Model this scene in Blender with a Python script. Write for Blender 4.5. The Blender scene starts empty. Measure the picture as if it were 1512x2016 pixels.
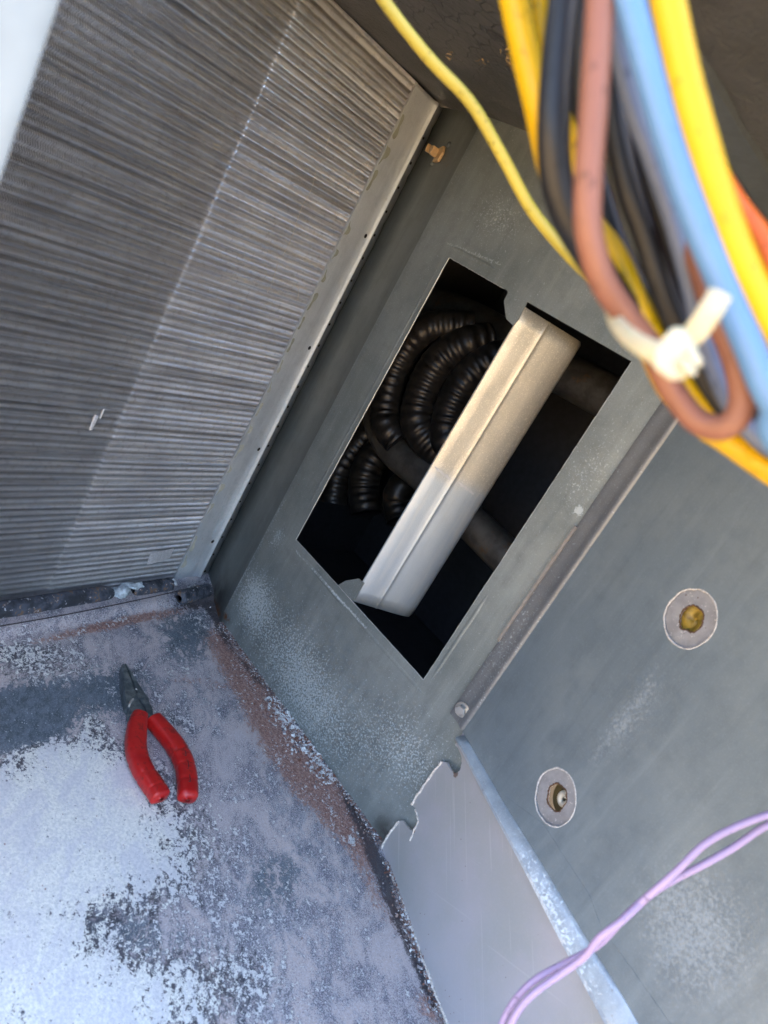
import bpy, bmesh, math, random
import numpy as np
from mathutils import Vector, Matrix
from mathutils.geometry import tessellate_polygon
random.seed(7); rng = np.random.default_rng(7)
S = bpy.context.scene
COL = S.collection

# ------------------------------------------------------------------ camera
F, CX, CY = 1480.0, 756.0, 1008.0          # focal length in pixels of the 1512 x 2016 photograph
RW = np.array([[0.5974310, 0.5625993, -0.5714527], [0.6449944, 0.0863181, 0.7592967], [0.4765065, -0.8222112, -0.3113042]])
CAM = np.array([0.0, 0.0, 0.455])
cd = bpy.data.cameras.new('camera'); cam = bpy.data.objects.new('camera', cd); COL.objects.link(cam)
cd.sensor_fit = 'HORIZONTAL'; cd.sensor_width = 36; cd.lens = 36 * F / 1512
m = Matrix.Identity(4)
for i in range(3):
    m[i][0] = RW[i][0]; m[i][1] = -RW[i][1]; m[i][2] = -RW[i][2]; m[i][3] = CAM[i]
cam.matrix_world = m
cd.clip_start = 0.01; cd.clip_end = 500
cd.dof.use_dof = True; cd.dof.focus_distance = 0.80; cd.dof.aperture_fstop = 15.5
S.camera = cam

# ------------------------------------------------------------------ sky, sun, exposure
SUN_EL, SUN_AZ = math.radians(50), math.radians(62)     # azimuth measured from +x towards +y: the sun stands behind the cabinet
w = bpy.data.worlds.new('World'); S.world = w; w.use_nodes = True
wn = w.node_tree.nodes; bgn = wn['Background']
sky = wn.new('ShaderNodeTexSky'); sky.sky_type = 'NISHITA'; sky.sun_disc = False
sky.sun_elevation = SUN_EL; sky.sun_rotation = math.radians(90) - SUN_AZ
w.node_tree.links.new(sky.outputs[0], bgn.inputs[0]); sky.dust_density = 3.8; sky.air_density = 1.0; bgn.inputs[1].default_value = 0.15
ld = bpy.data.lights.new('sun', 'SUN'); ld.energy = 5.0; ld.angle = math.radians(0.5); ld.color = (1, .93, .82)
sun = bpy.data.objects.new('sun', ld); COL.objects.link(sun)
sd = Vector((math.cos(SUN_EL) * math.cos(SUN_AZ), math.cos(SUN_EL) * math.sin(SUN_AZ), math.sin(SUN_EL)))
sun.rotation_euler = sd.to_track_quat('Z', 'Y').to_euler()
S.view_settings.view_transform = 'Standard'; S.view_settings.look = 'None'
S.view_settings.exposure = 3.42; S.view_settings.gamma = 1

# ------------------------------------------------------------------ geometry of the place
def ray(px, py): return RW @ np.array([px - CX, py - CY, F])
def on_floor(px, py, z=0.0):
    r = ray(px, py); return CAM + r * (z - CAM[2]) / r[2]
class Plane:
    """an upright plane through plan point p running at angle a; n points away from the camera"""
    def __init__(s, p, a, off=0.0):
        a = math.radians(a); s.t = np.array([math.cos(a), math.sin(a), 0.0]); s.n = np.array([-math.sin(a), math.cos(a), 0.0])
        s.o = np.array([p[0], p[1], 0.0])
        if s.n @ (s.o - CAM) < 0: s.n = -s.n
        s.o = s.o + s.n * off
    def hit(s, px, py):
        r = ray(px, py); return CAM + r * ((s.n @ (s.o - CAM)) / (s.n @ r))
    def uv(s, px, py):
        h = s.hit(px, py); return ((h - s.o) @ s.t, h[2])
    def at(s, u, z, d=0.0): return s.o + s.t * u + s.n * d + np.array([0, 0, z])
def at_dist(px, py, d): return CAM + ray(px, py) / F * d
def to_px(P):
    c = (np.asarray(P) - CAM) @ RW; return CX + F * c[..., 0] / c[..., 2], CY + F * c[..., 1] / c[..., 2]

H = 0.580                                   # ceiling height
BACK = Plane((0, .536), 0)
STRIP = Plane((-.5255, .536), 161.4)
RIGHT = Plane((-.2165, .5357), -22.24)
COILA = -78.13
CN = np.array([-.9784, -.2057])
COIL = Plane((CN * .480), COILA)            # front faces of the fins
COIL.o[:2] = CN * .480
u0 = (np.array([-.6068, .5634]) - COIL.o[:2]) @ COIL.t[:2]
COIL.o = COIL.o + COIL.t * u0               # u = 0 at the corner, growing towards the left

# ------------------------------------------------------------------ object helpers
def tag(o, label=None, cat=None, group=None, kind=None):
    if label: o['label'] = label
    if cat: o['category'] = cat
    if group: o['group'] = group
    if kind: o['kind'] = kind
    return o
def thing(name, loc, label, cat, group=None):
    o = bpy.data.objects.new(name, None); o.location = loc; o.empty_display_size = .01; COL.objects.link(o)
    return tag(o, label, cat, group)
def wloc(o):
    v = np.zeros(3)
    while o is not None: v = v + np.array(o.location); o = o.parent
    return v
def mesh(name, V, Fc, mat, parent=None, smooth=False, attr=None):
    V = np.asarray(V, float)
    if parent is not None: V = V - wloc(parent)
    me = bpy.data.meshes.new(name); me.from_pydata(V.tolist(), [], [list(map(int, f)) for f in Fc]); me.update()
    if mat: me.materials.append(mat)
    if smooth is True: me.polygons.foreach_set('use_smooth', [True] * len(me.polygons))
    if attr is not None:
        a = me.color_attributes.new('mask', 'FLOAT_COLOR', 'POINT'); a.data.foreach_set('color', np.asarray(attr, np.float32).ravel())
    o = bpy.data.objects.new(name, me); COL.objects.link(o)
    if parent is not None: o.parent = parent
    return o
def smooth_by_angle(o, deg=35):
    o.data.polygons.foreach_set('use_smooth', [True] * len(o.data.polygons))
    bm = bmesh.new(); bm.from_mesh(o.data)
    for e in bm.edges:
        if len(e.link_faces) == 2 and e.calc_face_angle(0) > math.radians(deg): e.smooth = False
    bm.to_mesh(o.data); bm.free(); return o
def bevel(o, wd, seg=2):
    b = o.modifiers.new('bevel', 'BEVEL'); b.width = wd; b.segments = seg; b.limit_method = 'ANGLE'; b.angle_limit = math.radians(40)
    b.harden_normals = False; return o
def grid_faces(nu, nv, wrap=False):
    f = []
    for i in range(nu - 1):
        for j in range(nv if wrap else nv - 1):
            j2 = (j + 1) % nv; f.append((i * nv + j, i * nv + j2, (i + 1) * nv + j2, (i + 1) * nv + j))
    return f
def prism(pts2, fr, d0, d1, holes=()):
    """outline (list of 2-D) on frame function fr(u, v, d), from depth d0 to d1, holes cut through"""
    loops = [list(pts2)] + [list(h) for h in holes]
    flat = [p for l in loops for p in l]; n = len(flat)
    tri = tessellate_polygon([[Vector((p[0], p[1], 0)) for p in l] for l in loops])
    V = [fr(p[0], p[1], d0) for p in flat] + [fr(p[0], p[1], d1) for p in flat]
    Fc = [tuple(t) for t in tri] + [tuple(reversed([i + n for i in t])) for t in tri]
    k = 0
    for l in loops:
        L = len(l)
        for i in range(L): j = (i + 1) % L; Fc.append((k + i, k + j, k + j + n, k + i + n))
        k += L
    return V, Fc
def fixn(o):
    bm = bmesh.new(); bm.from_mesh(o.data); bmesh.ops.recalc_face_normals(bm, faces=bm.faces); bm.to_mesh(o.data); bm.free(); return o
def box_vf(c, s):
    x, y, z = c; a, b, d = [k / 2 for k in s]
    V = [(x + i * a, y + j * b, z + k * d) for i in (-1, 1) for j in (-1, 1) for k in (-1, 1)]
    return V, [(0, 1, 3, 2), (4, 6, 7, 5), (0, 4, 5, 1), (2, 3, 7, 6), (0, 2, 6, 4), (1, 5, 7, 3)]
def spline(P, n):
    P = np.asarray(P, float); k = len(P); out = []
    Q = np.vstack([2 * P[0] - P[1], P, 2 * P[-1] - P[-2]])
    for i in range(k - 1):
        a, b, c, d = Q[i:i + 4]
        for j in range(n):
            t = j / n
            out.append(.5 * ((2 * b) + (-a + c) * t + (2 * a - 5 * b + 4 * c - d) * t * t + (-a + 3 * b - 3 * c + d) * t ** 3))
    out.append(P[-1]); return np.array(out)
def sweep(C, rx, ry=None, ns=14, up=(0, 0, 1), fixed=False, cap=True, roundend=False):
    """tube round the centre line C; rx, ry may be arrays"""
    C = np.asarray(C, float); n = len(C); ry = rx if ry is None else ry
    rx = np.broadcast_to(rx, n).astype(float).copy(); ry = np.broadcast_to(ry, n).astype(float).copy()
    T = np.gradient(C, axis=0); T /= np.linalg.norm(T, axis=1)[:, None]
    V = []; nrm = np.cross(T[0], up)
    if np.linalg.norm(nrm) < 1e-3: nrm = np.cross(T[0], (1, 0, 0))
    for i in range(n):
        nrm = np.cross(T[i], up) if fixed else nrm - T[i] * (nrm @ T[i])
        nrm = nrm / np.linalg.norm(nrm); b = np.cross(nrm, T[i])
        for k in range(ns):
            a = 2 * math.pi * k / ns; V.append(C[i] + nrm * math.cos(a) * rx[i] + b * math.sin(a) * ry[i])
    Fc = grid_faces(n, ns, True)
    if cap:
        Fc.append(tuple(range(ns))); Fc.append(tuple(reversed(range((n - 1) * ns, n * ns))))
    return V, Fc
def add(V, Fc, V2, F2):
    k = len(V); V.extend([tuple(v) for v in V2]); Fc.extend([tuple(i + k for i in f) for f in F2])
def circle(c, r, n=40, wob=0.0, seed=0):
    q = np.random.default_rng(seed); o = []
    ph = q.uniform(0, 6.28, 5)
    for k in range(n):
        a = 2 * math.pi * k / n
        rr = r * (1 + wob * (sum(math.sin((j + 2) * 2.3 * a // 1 * 0 + (j + 3) * a + ph[j]) for j in range(5)) / 2.5 + q.normal(0, .5)))
        o.append((c[0] + rr * math.cos(a), c[1] + rr * math.sin(a)))
    return o

# ------------------------------------------------------------------ materials
class Mat:
    def __init__(s, name, metallic=0.0, rough=0.5, spec=0.5):
        s.m = bpy.data.materials.new(name); s.m.use_nodes = True; s.t = s.m.node_tree; s.b = s.t.nodes['Principled BSDF']
        s.b.inputs['Metallic'].default_value = metallic; s.b.inputs['Roughness'].default_value = rough
        s.b.inputs['Specular IOR Level'].default_value = spec
        s.tc = s.t.nodes.new('ShaderNodeTexCoord').outputs['Object']
    def N(s, t): return s.t.nodes.new(t)
    def L(s, a, b): s.t.links.new(a, b)
    def put(s, sock, v):
        if hasattr(v, 'is_output'): s.L(v, sock)
        else: sock.default_value = (*v, 1) if isinstance(v, tuple) and len(v) == 3 and sock.type == 'RGBA' else v
    def noise(s, sc, det=3, ro=.55, dist=0, vec=None, scale3=None):
        n = s.N('ShaderNodeTexNoise'); v = vec or s.tc
        if scale3:
            mp = s.N('ShaderNodeMapping'); s.L(v, mp.inputs[0]); mp.inputs['Scale'].default_value = scale3
            if len(scale3) > 3: pass
            v = mp.outputs[0]
        s.L(v, n.inputs['Vector']); n.inputs['Scale'].default_value = sc; n.inputs['Detail'].default_value = det
        n.inputs['Roughness'].default_value = ro; n.inputs['Distortion'].default_value = dist; return n.outputs['Fac']
    def rot(s, ang, scale):
        mp = s.N('ShaderNodeMapping'); mp.vector_type = 'TEXTURE'; s.L(s.tc, mp.inputs[0])
        mp.inputs['Rotation'].default_value = ang; mp.inputs['Scale'].default_value = scale; return mp.outputs[0]
    def vor(s, sc, feat='F1', out='Distance', vec=None, rnd=1):
        n = s.N('ShaderNodeTexVoronoi'); n.feature = feat; s.L(vec or s.tc, n.inputs['Vector']); n.inputs['Scale'].default_value = sc
        n.inputs['Randomness'].default_value = rnd; return n.outputs[out]
    def warp(s, amp, sc):
        n = s.N('ShaderNodeTexNoise'); s.L(s.tc, n.inputs['Vector']); n.inputs['Scale'].default_value = sc; n.inputs['Detail'].default_value = 2
        a = s.N('ShaderNodeVectorMath'); a.operation = 'SCALE'; s.L(n.outputs['Color'], a.inputs[0]); a.inputs['Scale'].default_value = amp
        b = s.N('ShaderNodeVectorMath'); s.L(a.outputs[0], b.inputs[0]); s.L(s.tc, b.inputs[1]); return b.outputs[0]
    def math(s, op, a, b=0.0, clamp=False):
        n = s.N('ShaderNodeMath'); n.operation = op; n.use_clamp = clamp; s.put(n.inputs[0], a); s.put(n.inputs[1], b); return n.outputs[0]
    def rng(s, v, a, b, c=0.0, d=1.0):
        n = s.N('ShaderNodeMapRange'); n.interpolation_type = 'SMOOTHSTEP'; s.put(n.inputs['Value'], v)
        n.inputs['From Min'].default_value = a; n.inputs['From Max'].default_value = b
        n.inputs['To Min'].default_value = c; n.inputs['To Max'].default_value = d; return n.outputs[0]
    def mix(s, f, a, b):
        n = s.N('ShaderNodeMix'); n.data_type = 'RGBA'; s.put(n.inputs[0], f); s.put(n.inputs[6], a); s.put(n.inputs[7], b); return n.outputs[2]
    def attr(s):
        n = s.N('ShaderNodeAttribute'); n.attribute_name = 'mask'; sp = s.N('ShaderNodeSeparateColor'); s.L(n.outputs['Color'], sp.inputs[0])
        return sp.outputs[0], sp.outputs[1], sp.outputs[2], n.outputs['Alpha']
    def blob(s, c, r):
        """1 at world point c fading to 0 at distance r (r may be a 3-vector)"""
        r = (r, r, r) if not isinstance(r, (tuple, list)) else r
        a = s.N('ShaderNodeVectorMath'); a.operation = 'SUBTRACT'
        g = s.N('ShaderNodeNewGeometry'); s.L(g.outputs['Position'], a.inputs[0]); a.inputs[1].default_value = tuple(c)
        b = s.N('ShaderNodeVectorMath'); b.operation = 'DIVIDE'; s.L(a.outputs[0], b.inputs[0]); b.inputs[1].default_value = r
        l = s.N('ShaderNodeVectorMath'); l.operation = 'LENGTH'; s.L(b.outputs[0], l.inputs[0])
        return s.rng(l.outputs['Value'], 1.0, 0.0)
    def seg(s, a, b, r):
        """soft mask round the segment a-b"""
        a = np.array(a); b = np.array(b); d = b - a; L2 = float(d @ d)
        g = s.N('ShaderNodeNewGeometry')
        v = s.N('ShaderNodeVectorMath'); v.operation = 'SUBTRACT'; s.L(g.outputs['Position'], v.inputs[0]); v.inputs[1].default_value = tuple(a)
        dp = s.N('ShaderNodeVectorMath'); dp.operation = 'DOT_PRODUCT'; s.L(v.outputs[0], dp.inputs[0]); dp.inputs[1].default_value = tuple(d / L2)
        t = s.math('ADD', dp.outputs['Value'], 0, True)
        sc = s.N('ShaderNodeVectorMath'); sc.operation = 'SCALE'; sc.inputs[0].default_value = tuple(d); s.L(t, sc.inputs['Scale'])
        q = s.N('ShaderNodeVectorMath'); q.operation = 'SUBTRACT'; s.L(v.outputs[0], q.inputs[0]); s.L(sc.outputs[0], q.inputs[1])
        l = s.N('ShaderNodeVectorMath'); l.operation = 'LENGTH'; s.L(q.outputs[0], l.inputs[0])
        return s.rng(l.outputs['Value'], r, 0.0)
    def color(s, v): s.put(s.b.inputs['Base Color'], v); return s
    def rough(s, v): s.put(s.b.inputs['Roughness'], v); return s
    def metal(s, v): s.put(s.b.inputs['Metallic'], v); return s
    def bump(s, h, strength=.3, dist=.0005):
        n = s.N('ShaderNodeBump'); n.inputs['Strength'].default_value = strength; n.inputs['Distance'].default_value = dist
        s.L(h, n.inputs['Height']); s.L(n.outputs[0], s.b.inputs['Normal']); return s

def simple(name, c, metallic=0, rough=.5, var=.12, sc=120, bump=.15, spec=.5):
    M = Mat(name, metallic, rough, spec); n = M.noise(sc, 4)
    M.color(M.mix(M.rng(n, .3, .7), tuple(k * (1 - var) for k in c), tuple(min(1, k * (1 + var)) for k in c)))
    if bump: M.bump(n, bump, .0004)
    return M.m

def sheet_metal(name, c1, c2, metallic=.55, rough=.48, cool_light=None, specks=(), lines=(), rusts=(), grimes=(), fine=1.0, dep=(.50, .56, .57), dop=.8, soft=.12, speck_sc=520):
    """galvanised sheet: spangle, soft clouding, powdery white corrosion where specks say"""
    M = Mat(name, metallic, rough)
    big = M.noise(9, 3, .5); mid = M.noise(60, 4, .6); grain = M.noise(900, 2, .6)
    col = M.mix(M.rng(big, .35, .65), c1, c2)
    col = M.mix(M.math('MULTIPLY', M.rng(mid, .42, .72), .35), col, tuple(k * .72 for k in c1))
    col = M.mix(M.math('MULTIPLY', M.rng(grain, .5, .75), .22 * fine), col, tuple(min(1, k * 1.8) for k in c2))
    if cool_light:  # painted light: cooler colour below a given height
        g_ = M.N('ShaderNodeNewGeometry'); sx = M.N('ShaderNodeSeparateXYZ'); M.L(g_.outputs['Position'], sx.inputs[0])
        hz = M.math('ADD', sx.outputs['Z'], M.math('MULTIPLY', M.math('SUBTRACT', M.noise(40, 4, .6), .5), .02)); col = M.mix(M.math('MULTIPLY', M.rng(hz, cool_light[0] + .012, cool_light[0] - .012), .8), col, cool_light[1])
    sv = M.N('ShaderNodeMapping'); M.L(M.tc, sv.inputs[0]); sv.inputs['Scale'].default_value = (1, 1, .10)
    strk = M.noise(70, 4, .65, .3, vec=sv.outputs[0]); col = M.mix(M.math('MULTIPLY', M.rng(strk, .50, .72), .22), col, tuple(min(1, k * 1.5) for k in c2)); col = M.mix(M.math('MULTIPLY', M.rng(strk, .48, .30), .25), col, tuple(k * .6 for k in c1))
    dent = M.noise(11, 2, .5)
    dust = M.rng(M.vor(150), .10, .03); dust = M.math('MULTIPLY', dust, M.rng(M.noise(25, 2), .50, .62))
    col = M.mix(M.math('MULTIPLY', dust, .5 * dop), col, dep)
    amt = None
    for c, r, a in specks:
        b = M.math('MULTIPLY', M.blob(c, r), a); amt = b if amt is None else M.math('ADD', amt, b)
    for a0, b0, r, a in lines:
        b = M.math('MULTIPLY', M.seg(a0, b0, r), a); amt = b if amt is None else M.math('ADD', amt, b)
    if amt is not None:
        v = M.noise(speck_sc, 3, .6, .6)
        pw = M.math('SUBTRACT', M.math('ADD', v, M.math('MULTIPLY', amt, .42)), .62)
        pw = M.rng(pw, -.05 if soft > .2 else 0, soft); col = M.mix(M.math('MULTIPLY', pw, dop), col, dep)
        M.rough(M.rng(pw, 0, 1, rough, .8)); M.metal(M.rng(pw, 0, 1, metallic, .1))
    for c, r, a in grimes:
        col = M.mix(M.math('MULTIPLY', M.math('MULTIPLY', M.blob(c, r), M.rng(mid, .3, .6)), a), col, (.045, .035, .03))
    for c, r, a in rusts:
        g = M.math('ADD', M.math('MULTIPLY', M.blob(c, r), a), M.math('SUBTRACT', M.noise(160, 4, .7), .62))
        col = M.mix(M.rng(g, .0, .35), col, (.20, .085, .035))
    M.color(col); M.bump(M.math('ADD', M.math('ADD', grain, M.math('MULTIPLY', mid, 1.5)), M.math('MULTIPLY', dent, 22)), .22, .0004)
    return M.m

dark_steel = simple('dark_steel', (.05, .052, .055), .4, .55)
black_void = simple('cavity_black', (.02, .02, .022), 0, .9)  # plain near-black
B = BACK.hit
mat_back = sheet_metal('galvanised_back', (.215, .245, .24), (.295, .325, .315), .5, .50,
    specks=[(B(500, 1180), (.05, 1, .055), .5), (B(560, 1290), (.11, 1, .08), .38), (B(640, 1420), (.11, 1, .08), .36), (B(545, 1060), (.018, 1, .025), .35),
            (B(1140, 1005), (.006, 1, .006), .9), (B(1160, 930), (.03, 1, .06), .22), (B(980, 430), (.05, 1, .04), .25), (B(800, 1480), (.09, 1, .06), .35)],
    lines=[(B(583, 1085), B(720, 1235), .0025, .55), (B(436, 1208), B(560, 985), .005, .32), (B(880, 478), B(985, 520), .0025, .4)],  # pale line down the bend paints a highlight on its worn edge
    grimes=[(B(760, 1640), (.03, 1, .02), .8), (B(435, 1215), (.02, 1, .02), .6)], dop=.62, rusts=[(B(445, 1215), (.02, 1, .008), .3), (B(740, 1650), (.04, 1, .006), .3)])
mat_strip = sheet_metal('galvanised_shaded', (.135, .15, .145), (.175, .19, .185), .5, .5, fine=.7,  # same sheet as the back; its shade is put into a darker colour
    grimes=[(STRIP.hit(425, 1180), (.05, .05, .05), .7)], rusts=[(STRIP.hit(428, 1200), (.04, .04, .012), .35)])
R_ = RIGHT.hit
mat_side = sheet_metal('blue_grey_panel', (.18, .225, .255), (.22, .262, .282), .35, .46, fine=.5,
    specks=[(R_(1370, 1830), (.06, .06, .055), .72), (R_(1240, 1420), (.02, .02, .05), .28), (R_(1300, 1330), (.015, .015, .03), .25), (R_(960, 1500), (.02, .02, .04), .3)],
    lines=[(R_(1180, 1490), R_(1290, 1370), .014, .34), (R_(985, 1540), R_(1060, 1660), .004, .4), (R_(1060, 1790), R_(1170, 1850), .008, .5)], speck_sc=420, soft=.32, dop=.34, dep=(.42, .47, .50))
mat_trim = sheet_metal('trim_steel', (.17, .18, .19), (.21, .22, .225), .45, .5, dop=.5, specks=[((-.222, .53, .22), (.03, .03, .08), .2)])
mat_flange = sheet_metal('zinc_edge', (.42, .50, .57), (.60, .67, .73), .5, .34, specks=[(R_(1100, 1800), (.10, .1, .02), .5)], dep=(.72, .80, .86),
    rusts=[(R_(960, 1490), (.03, .03, .004), .22), (R_(1180, 1860), (.03, .03, .005), .3)])
mat_baffle = sheet_metal('bright_galvanised', (.45, .425, .36), (.54, .51, .43), .5, .42, cool_light=(.2960, (.37, .45, .53)), fine=2.2)  # warm top and cool foot: light on the blade put into its colour
mat_endplate = sheet_metal('coil_plate', (.54, .58, .60), (.64, .67, .68), .45, .40, speck_sc=300,
    specks=[(COIL.hit(450, 1000), (.03, .03, .10), .45), (COIL.hit(560, 800), (.03, .03, .06), .35), (COIL.hit(370, 1110), (.03, .03, .03), .5)],
    rusts=[(COIL.hit(352, 1150), (.01, .01, .008), .7)])

# ------------------------------------------------------------------ outside ground
M = Mat('gravel_roof', 0, .9); n1 = M.noise(2.5, 4); n2 = M.vor(60)
M.color(M.mix(M.rng(n2, .1, .6), M.mix(M.rng(n1, .3, .7), (.42, .29, .14), (.48, .35, .18)), (.31, .21, .10))); M.bump(n2, .5, .01)
g = mesh('ground', [(-150, -150, -.55), (150, -150, -.55), (150, 150, -.55), (-150, 150, -.55)], [(0, 1, 2, 3)], M.m)
tag(g, kind='structure')

# ------------------------------------------------------------------ floor of the compartment (drain pan)
def gsum(px, py, L):
    a = np.zeros_like(px)
    for cx, cy, rx, ry, rot, amp in L:
        r = math.radians(rot); dx, dy = px - cx, py - cy
        x = dx * math.cos(r) + dy * math.sin(r); y = -dx * math.sin(r) + dy * math.cos(r)
        a += amp * np.exp(-((x / rx) ** 2 + (y / ry) ** 2))
    return a
WHITE = [(60, 1620, 190, 130, 10, .85), (90, 1730, 200, 150, 0, .6), (190, 1530, 130, 70, 35, .75), (60, 1930, 230, 130, 0, .7), (230, 1990, 200, 90, 0, .5), (180, 1420, 40, 30, 30, .5),
         (60, 1330, 150, 26, -6, .38), (20, 1290, 120, 25, -6, .45), (340, 1410, 90, 40, 20, .15), (330, 1640, 130, 90, 0, .22), (440, 1920, 150, 90, 0, .22), (310, 1700, 60, 40, 0, .15), (60, 1480, 70, 20, 0, .4), (370,1330, 40,14,10,.2)]
DARKW = [(190, 1620, 55, 35, 10, .45), (170, 1800, 130, 60, 20, .42), (240, 1860, 90, 50, -10, .25), (120, 1470, 60, 22, 0, .3), (60, 1405, 130, 58, -4, 1.5), (0, 1440, 90, 55, 0, 1.2), (210, 1940, 60, 40, 0, .4), (350, 1860, 90, 60, 0, .25)]
BLUE = [(90, 1390, 170, 70, -5, 1.0), (20, 1440, 80, 60, 0, .8), (300, 1700, 60, 30, 0, .5), (540, 1760, 70, 60, 0, .45), (560, 1700, 90, 40, -30, .4), (370, 1250, 70, 60, 30, .8), (330, 1880, 120, 60, 0, .45), (190, 1820, 120, 60, 0, .9), (230, 1340, 60, 40, 0, .5), (440, 1390, 120, 30, 20, .3)]
RUST = [(535, 1412, 90, 42, 54, 1.0), (605, 1520, 100, 46, 54, 1.1), (490, 1345, 60, 26, 50, .7), (455, 1300, 50, 30, 50, .5), (690, 1630, 80, 34, 55, .85), (430, 1255, 30, 30, 50, .5), (740, 1760, 90, 26, 65, .4), (380, 1340, 70, 14, 10, .35), (300, 1215, 120, 12, -12, .5), (170, 1240, 130, 10, -14, .65), (850, 1990, 60, 30, 60, .55), (800, 1840, 90, 14, 65, .5)]
GRIME = [(700, 1600, 50, 14, 55, .9), (740, 1690, 70, 16, 62, 1.0), (770, 1780, 60, 12, 68, .8), (830, 1920, 110, 12, 67, .8), (430, 1225, 60, 12, 65, .9), (390, 1180, 50, 20, -10, 1.0), (500, 1330, 60, 9, 52, .6)]
nx, ny = 360, 240
xs = np.linspace(-.66, .52, nx); ys = np.linspace(.02, .60, ny)
XX, YY = np.meshgrid(xs, ys, indexing='ij')
# the drain lip along the coil: a shallow rise, then a level shelf
dl = XX * CN[0] + YY * CN[1]
ZZ = .006 * np.clip((dl - .436) / .012, 0, 1) ** 1.5 + .0012 * np.exp(-((dl - .434) / .003) ** 2)
ZZ += .0010 * np.exp(-((YY - .528) / .006) ** 2)
V = np.stack([XX, YY, ZZ], -1).reshape(-1, 3)
px, py = to_px(V)
front = ((V - CAM) @ RW)[:, 2] > .1
msk = np.stack([np.clip(1.12 * gsum(px, py, WHITE) - .5 * gsum(px, py, DARKW), -.5, 1), gsum(px, py, RUST), gsum(px, py, BLUE), gsum(px, py, GRIME)], -1)
msk[~front] = (.2, 0, .2, 0)
M = Mat('weathered_pan', .0, .62)
a_w, a_r, a_b, a_g = M.attr()
st = M.rot((0, 0, math.radians(-35)), (1, .55, 1))
n_big = M.noise(22, 5, .65, .8, vec=st); n_mid = M.noise(95, 5, .7, .7, vec=st); n_fine = M.noise(420, 4, .7, .4); n_grain = M.noise(1300, 2, .7)

def amp(n, k): return M.math('MULTIPLY', M.math('SUBTRACT', n, .5), k)
def plus(*a):
    r = a[0]
    for x in a[1:]: r = M.math('ADD', r, x)
    return r
n_hue = M.noise(7, 3, .6); n_tiny = M.noise(850, 3, .75); n_cell = M.noise(190, 6, .78, 1.2)
lil = M.mix(M.rng(n_hue, .40, .60), (.46, .415, .415), (.55, .47, .44))
lil = M.mix(M.math('MULTIPLY', M.rng(plus(n_big, amp(n_cell, .9), amp(n_hue, 1.0)), .44, .66), .75), lil, (.31, .33, .37))
lil = M.mix(M.math('MULTIPLY', M.rng(plus(n_tiny, amp(n_fine, .5)), .48, .60), .55), lil, (.66, .645, .69))
n_t2 = M.noise(1000, 2, .8); lil = M.mix(M.math('MULTIPLY', M.rng(plus(n_t2, amp(n_big, .8), amp(n_mid, .4)), .49, .59), .85), lil, (.11, .11, .15))
slate = M.mix(M.rng(n_mid, .35, .65), (.060, .082, .10), (.15, .185, .22))
slate = M.mix(M.math('MULTIPLY', M.rng(n_tiny, .53, .62), .5), slate, (.34, .40, .46))
bl = M.rng(plus(a_b, amp(n_big, 1.4), amp(n_mid, 1.6), amp(n_cell, 1.8), amp(n_tiny, .7)), .36, .62)
col = M.mix(bl, lil, slate)
rr = M.rng(plus(a_r, amp(n_mid, 1.4), amp(n_fine, 1.4), amp(n_tiny, .8)), .28, .62)
rc = M.mix(M.rng(n_fine, .4, .62), (.22, .10, .07), (.50, .29, .23)); rc = M.mix(M.math('MULTIPLY', M.rng(n_tiny, .52, .62), .6), rc, (.075, .045, .04)); rc = M.mix(M.math('MULTIPLY', M.rng(n_cell, .56, .64), .5), rc, (.45, .42, .46))
col = M.mix(M.math('MULTIPLY', rr, .9), col, rc)
n_c2 = M.noise(300, 4, .7, .5)
col = M.mix(M.math('MULTIPLY', M.rng(plus(a_w, amp(n_big, 1.0), amp(n_cell, 1.2)), .12, .34), .9), col, M.mix(M.rng(n_mid, .4, .6), (.028, .03, .042), (.14, .155, .19)))
ww = plus(a_w, amp(n_big, 1.6), amp(n_mid, 1.5), amp(n_cell, 2.6), amp(n_c2, 1.7), amp(n_tiny, 1.2))
wm = M.rng(ww, .35, .49)
wc = M.mix(M.rng(n_fine, .35, .65), (.68, .69, .64), (.92, .91, .83)); wc = M.mix(M.math('MULTIPLY', M.rng(plus(n_big, amp(n_tiny, .6)), .42, .6), .35), wc, (.50, .50, .62))
col = M.mix(wm, col, wc)
# tiny white crumbs everywhere
cr = M.math('MULTIPLY', M.rng(M.vor(260), .16, .08), M.rng(M.noise(40, 3), .52, .60)); col = M.mix(M.math('MULTIPLY', cr, .8), col, (.72, .78, .8))
# grime
gg = M.rng(plus(a_g, amp(n_mid, 1.5), amp(n_fine, 1.5), amp(n_tiny, .8)), .30, .62)
col = M.mix(M.math('MULTIPLY', gg, .85), col, (.035, .032, .038))
pit = M.rng(M.vor(330), .09, .05); pit = M.math('MULTIPLY', pit, M.rng(M.noise(70, 2), .5, .62)); col = M.mix(M.math('MULTIPLY', pit, .7), col, (.06, .04, .045))
M.color(col); M.rough(M.rng(bl, 0, 1, .66, .42))
M.bump(M.math('ADD', M.math('MULTIPLY', wm, 1.6), M.math('ADD', n_tiny, M.math('MULTIPLY', rr, M.math('MULTIPLY', n_tiny, 2.0)))), .5, .0007)
fl = mesh('floor', V, grid_faces(nx, ny), M.m, smooth=True, attr=msk); tag(fl, kind='structure')

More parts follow.
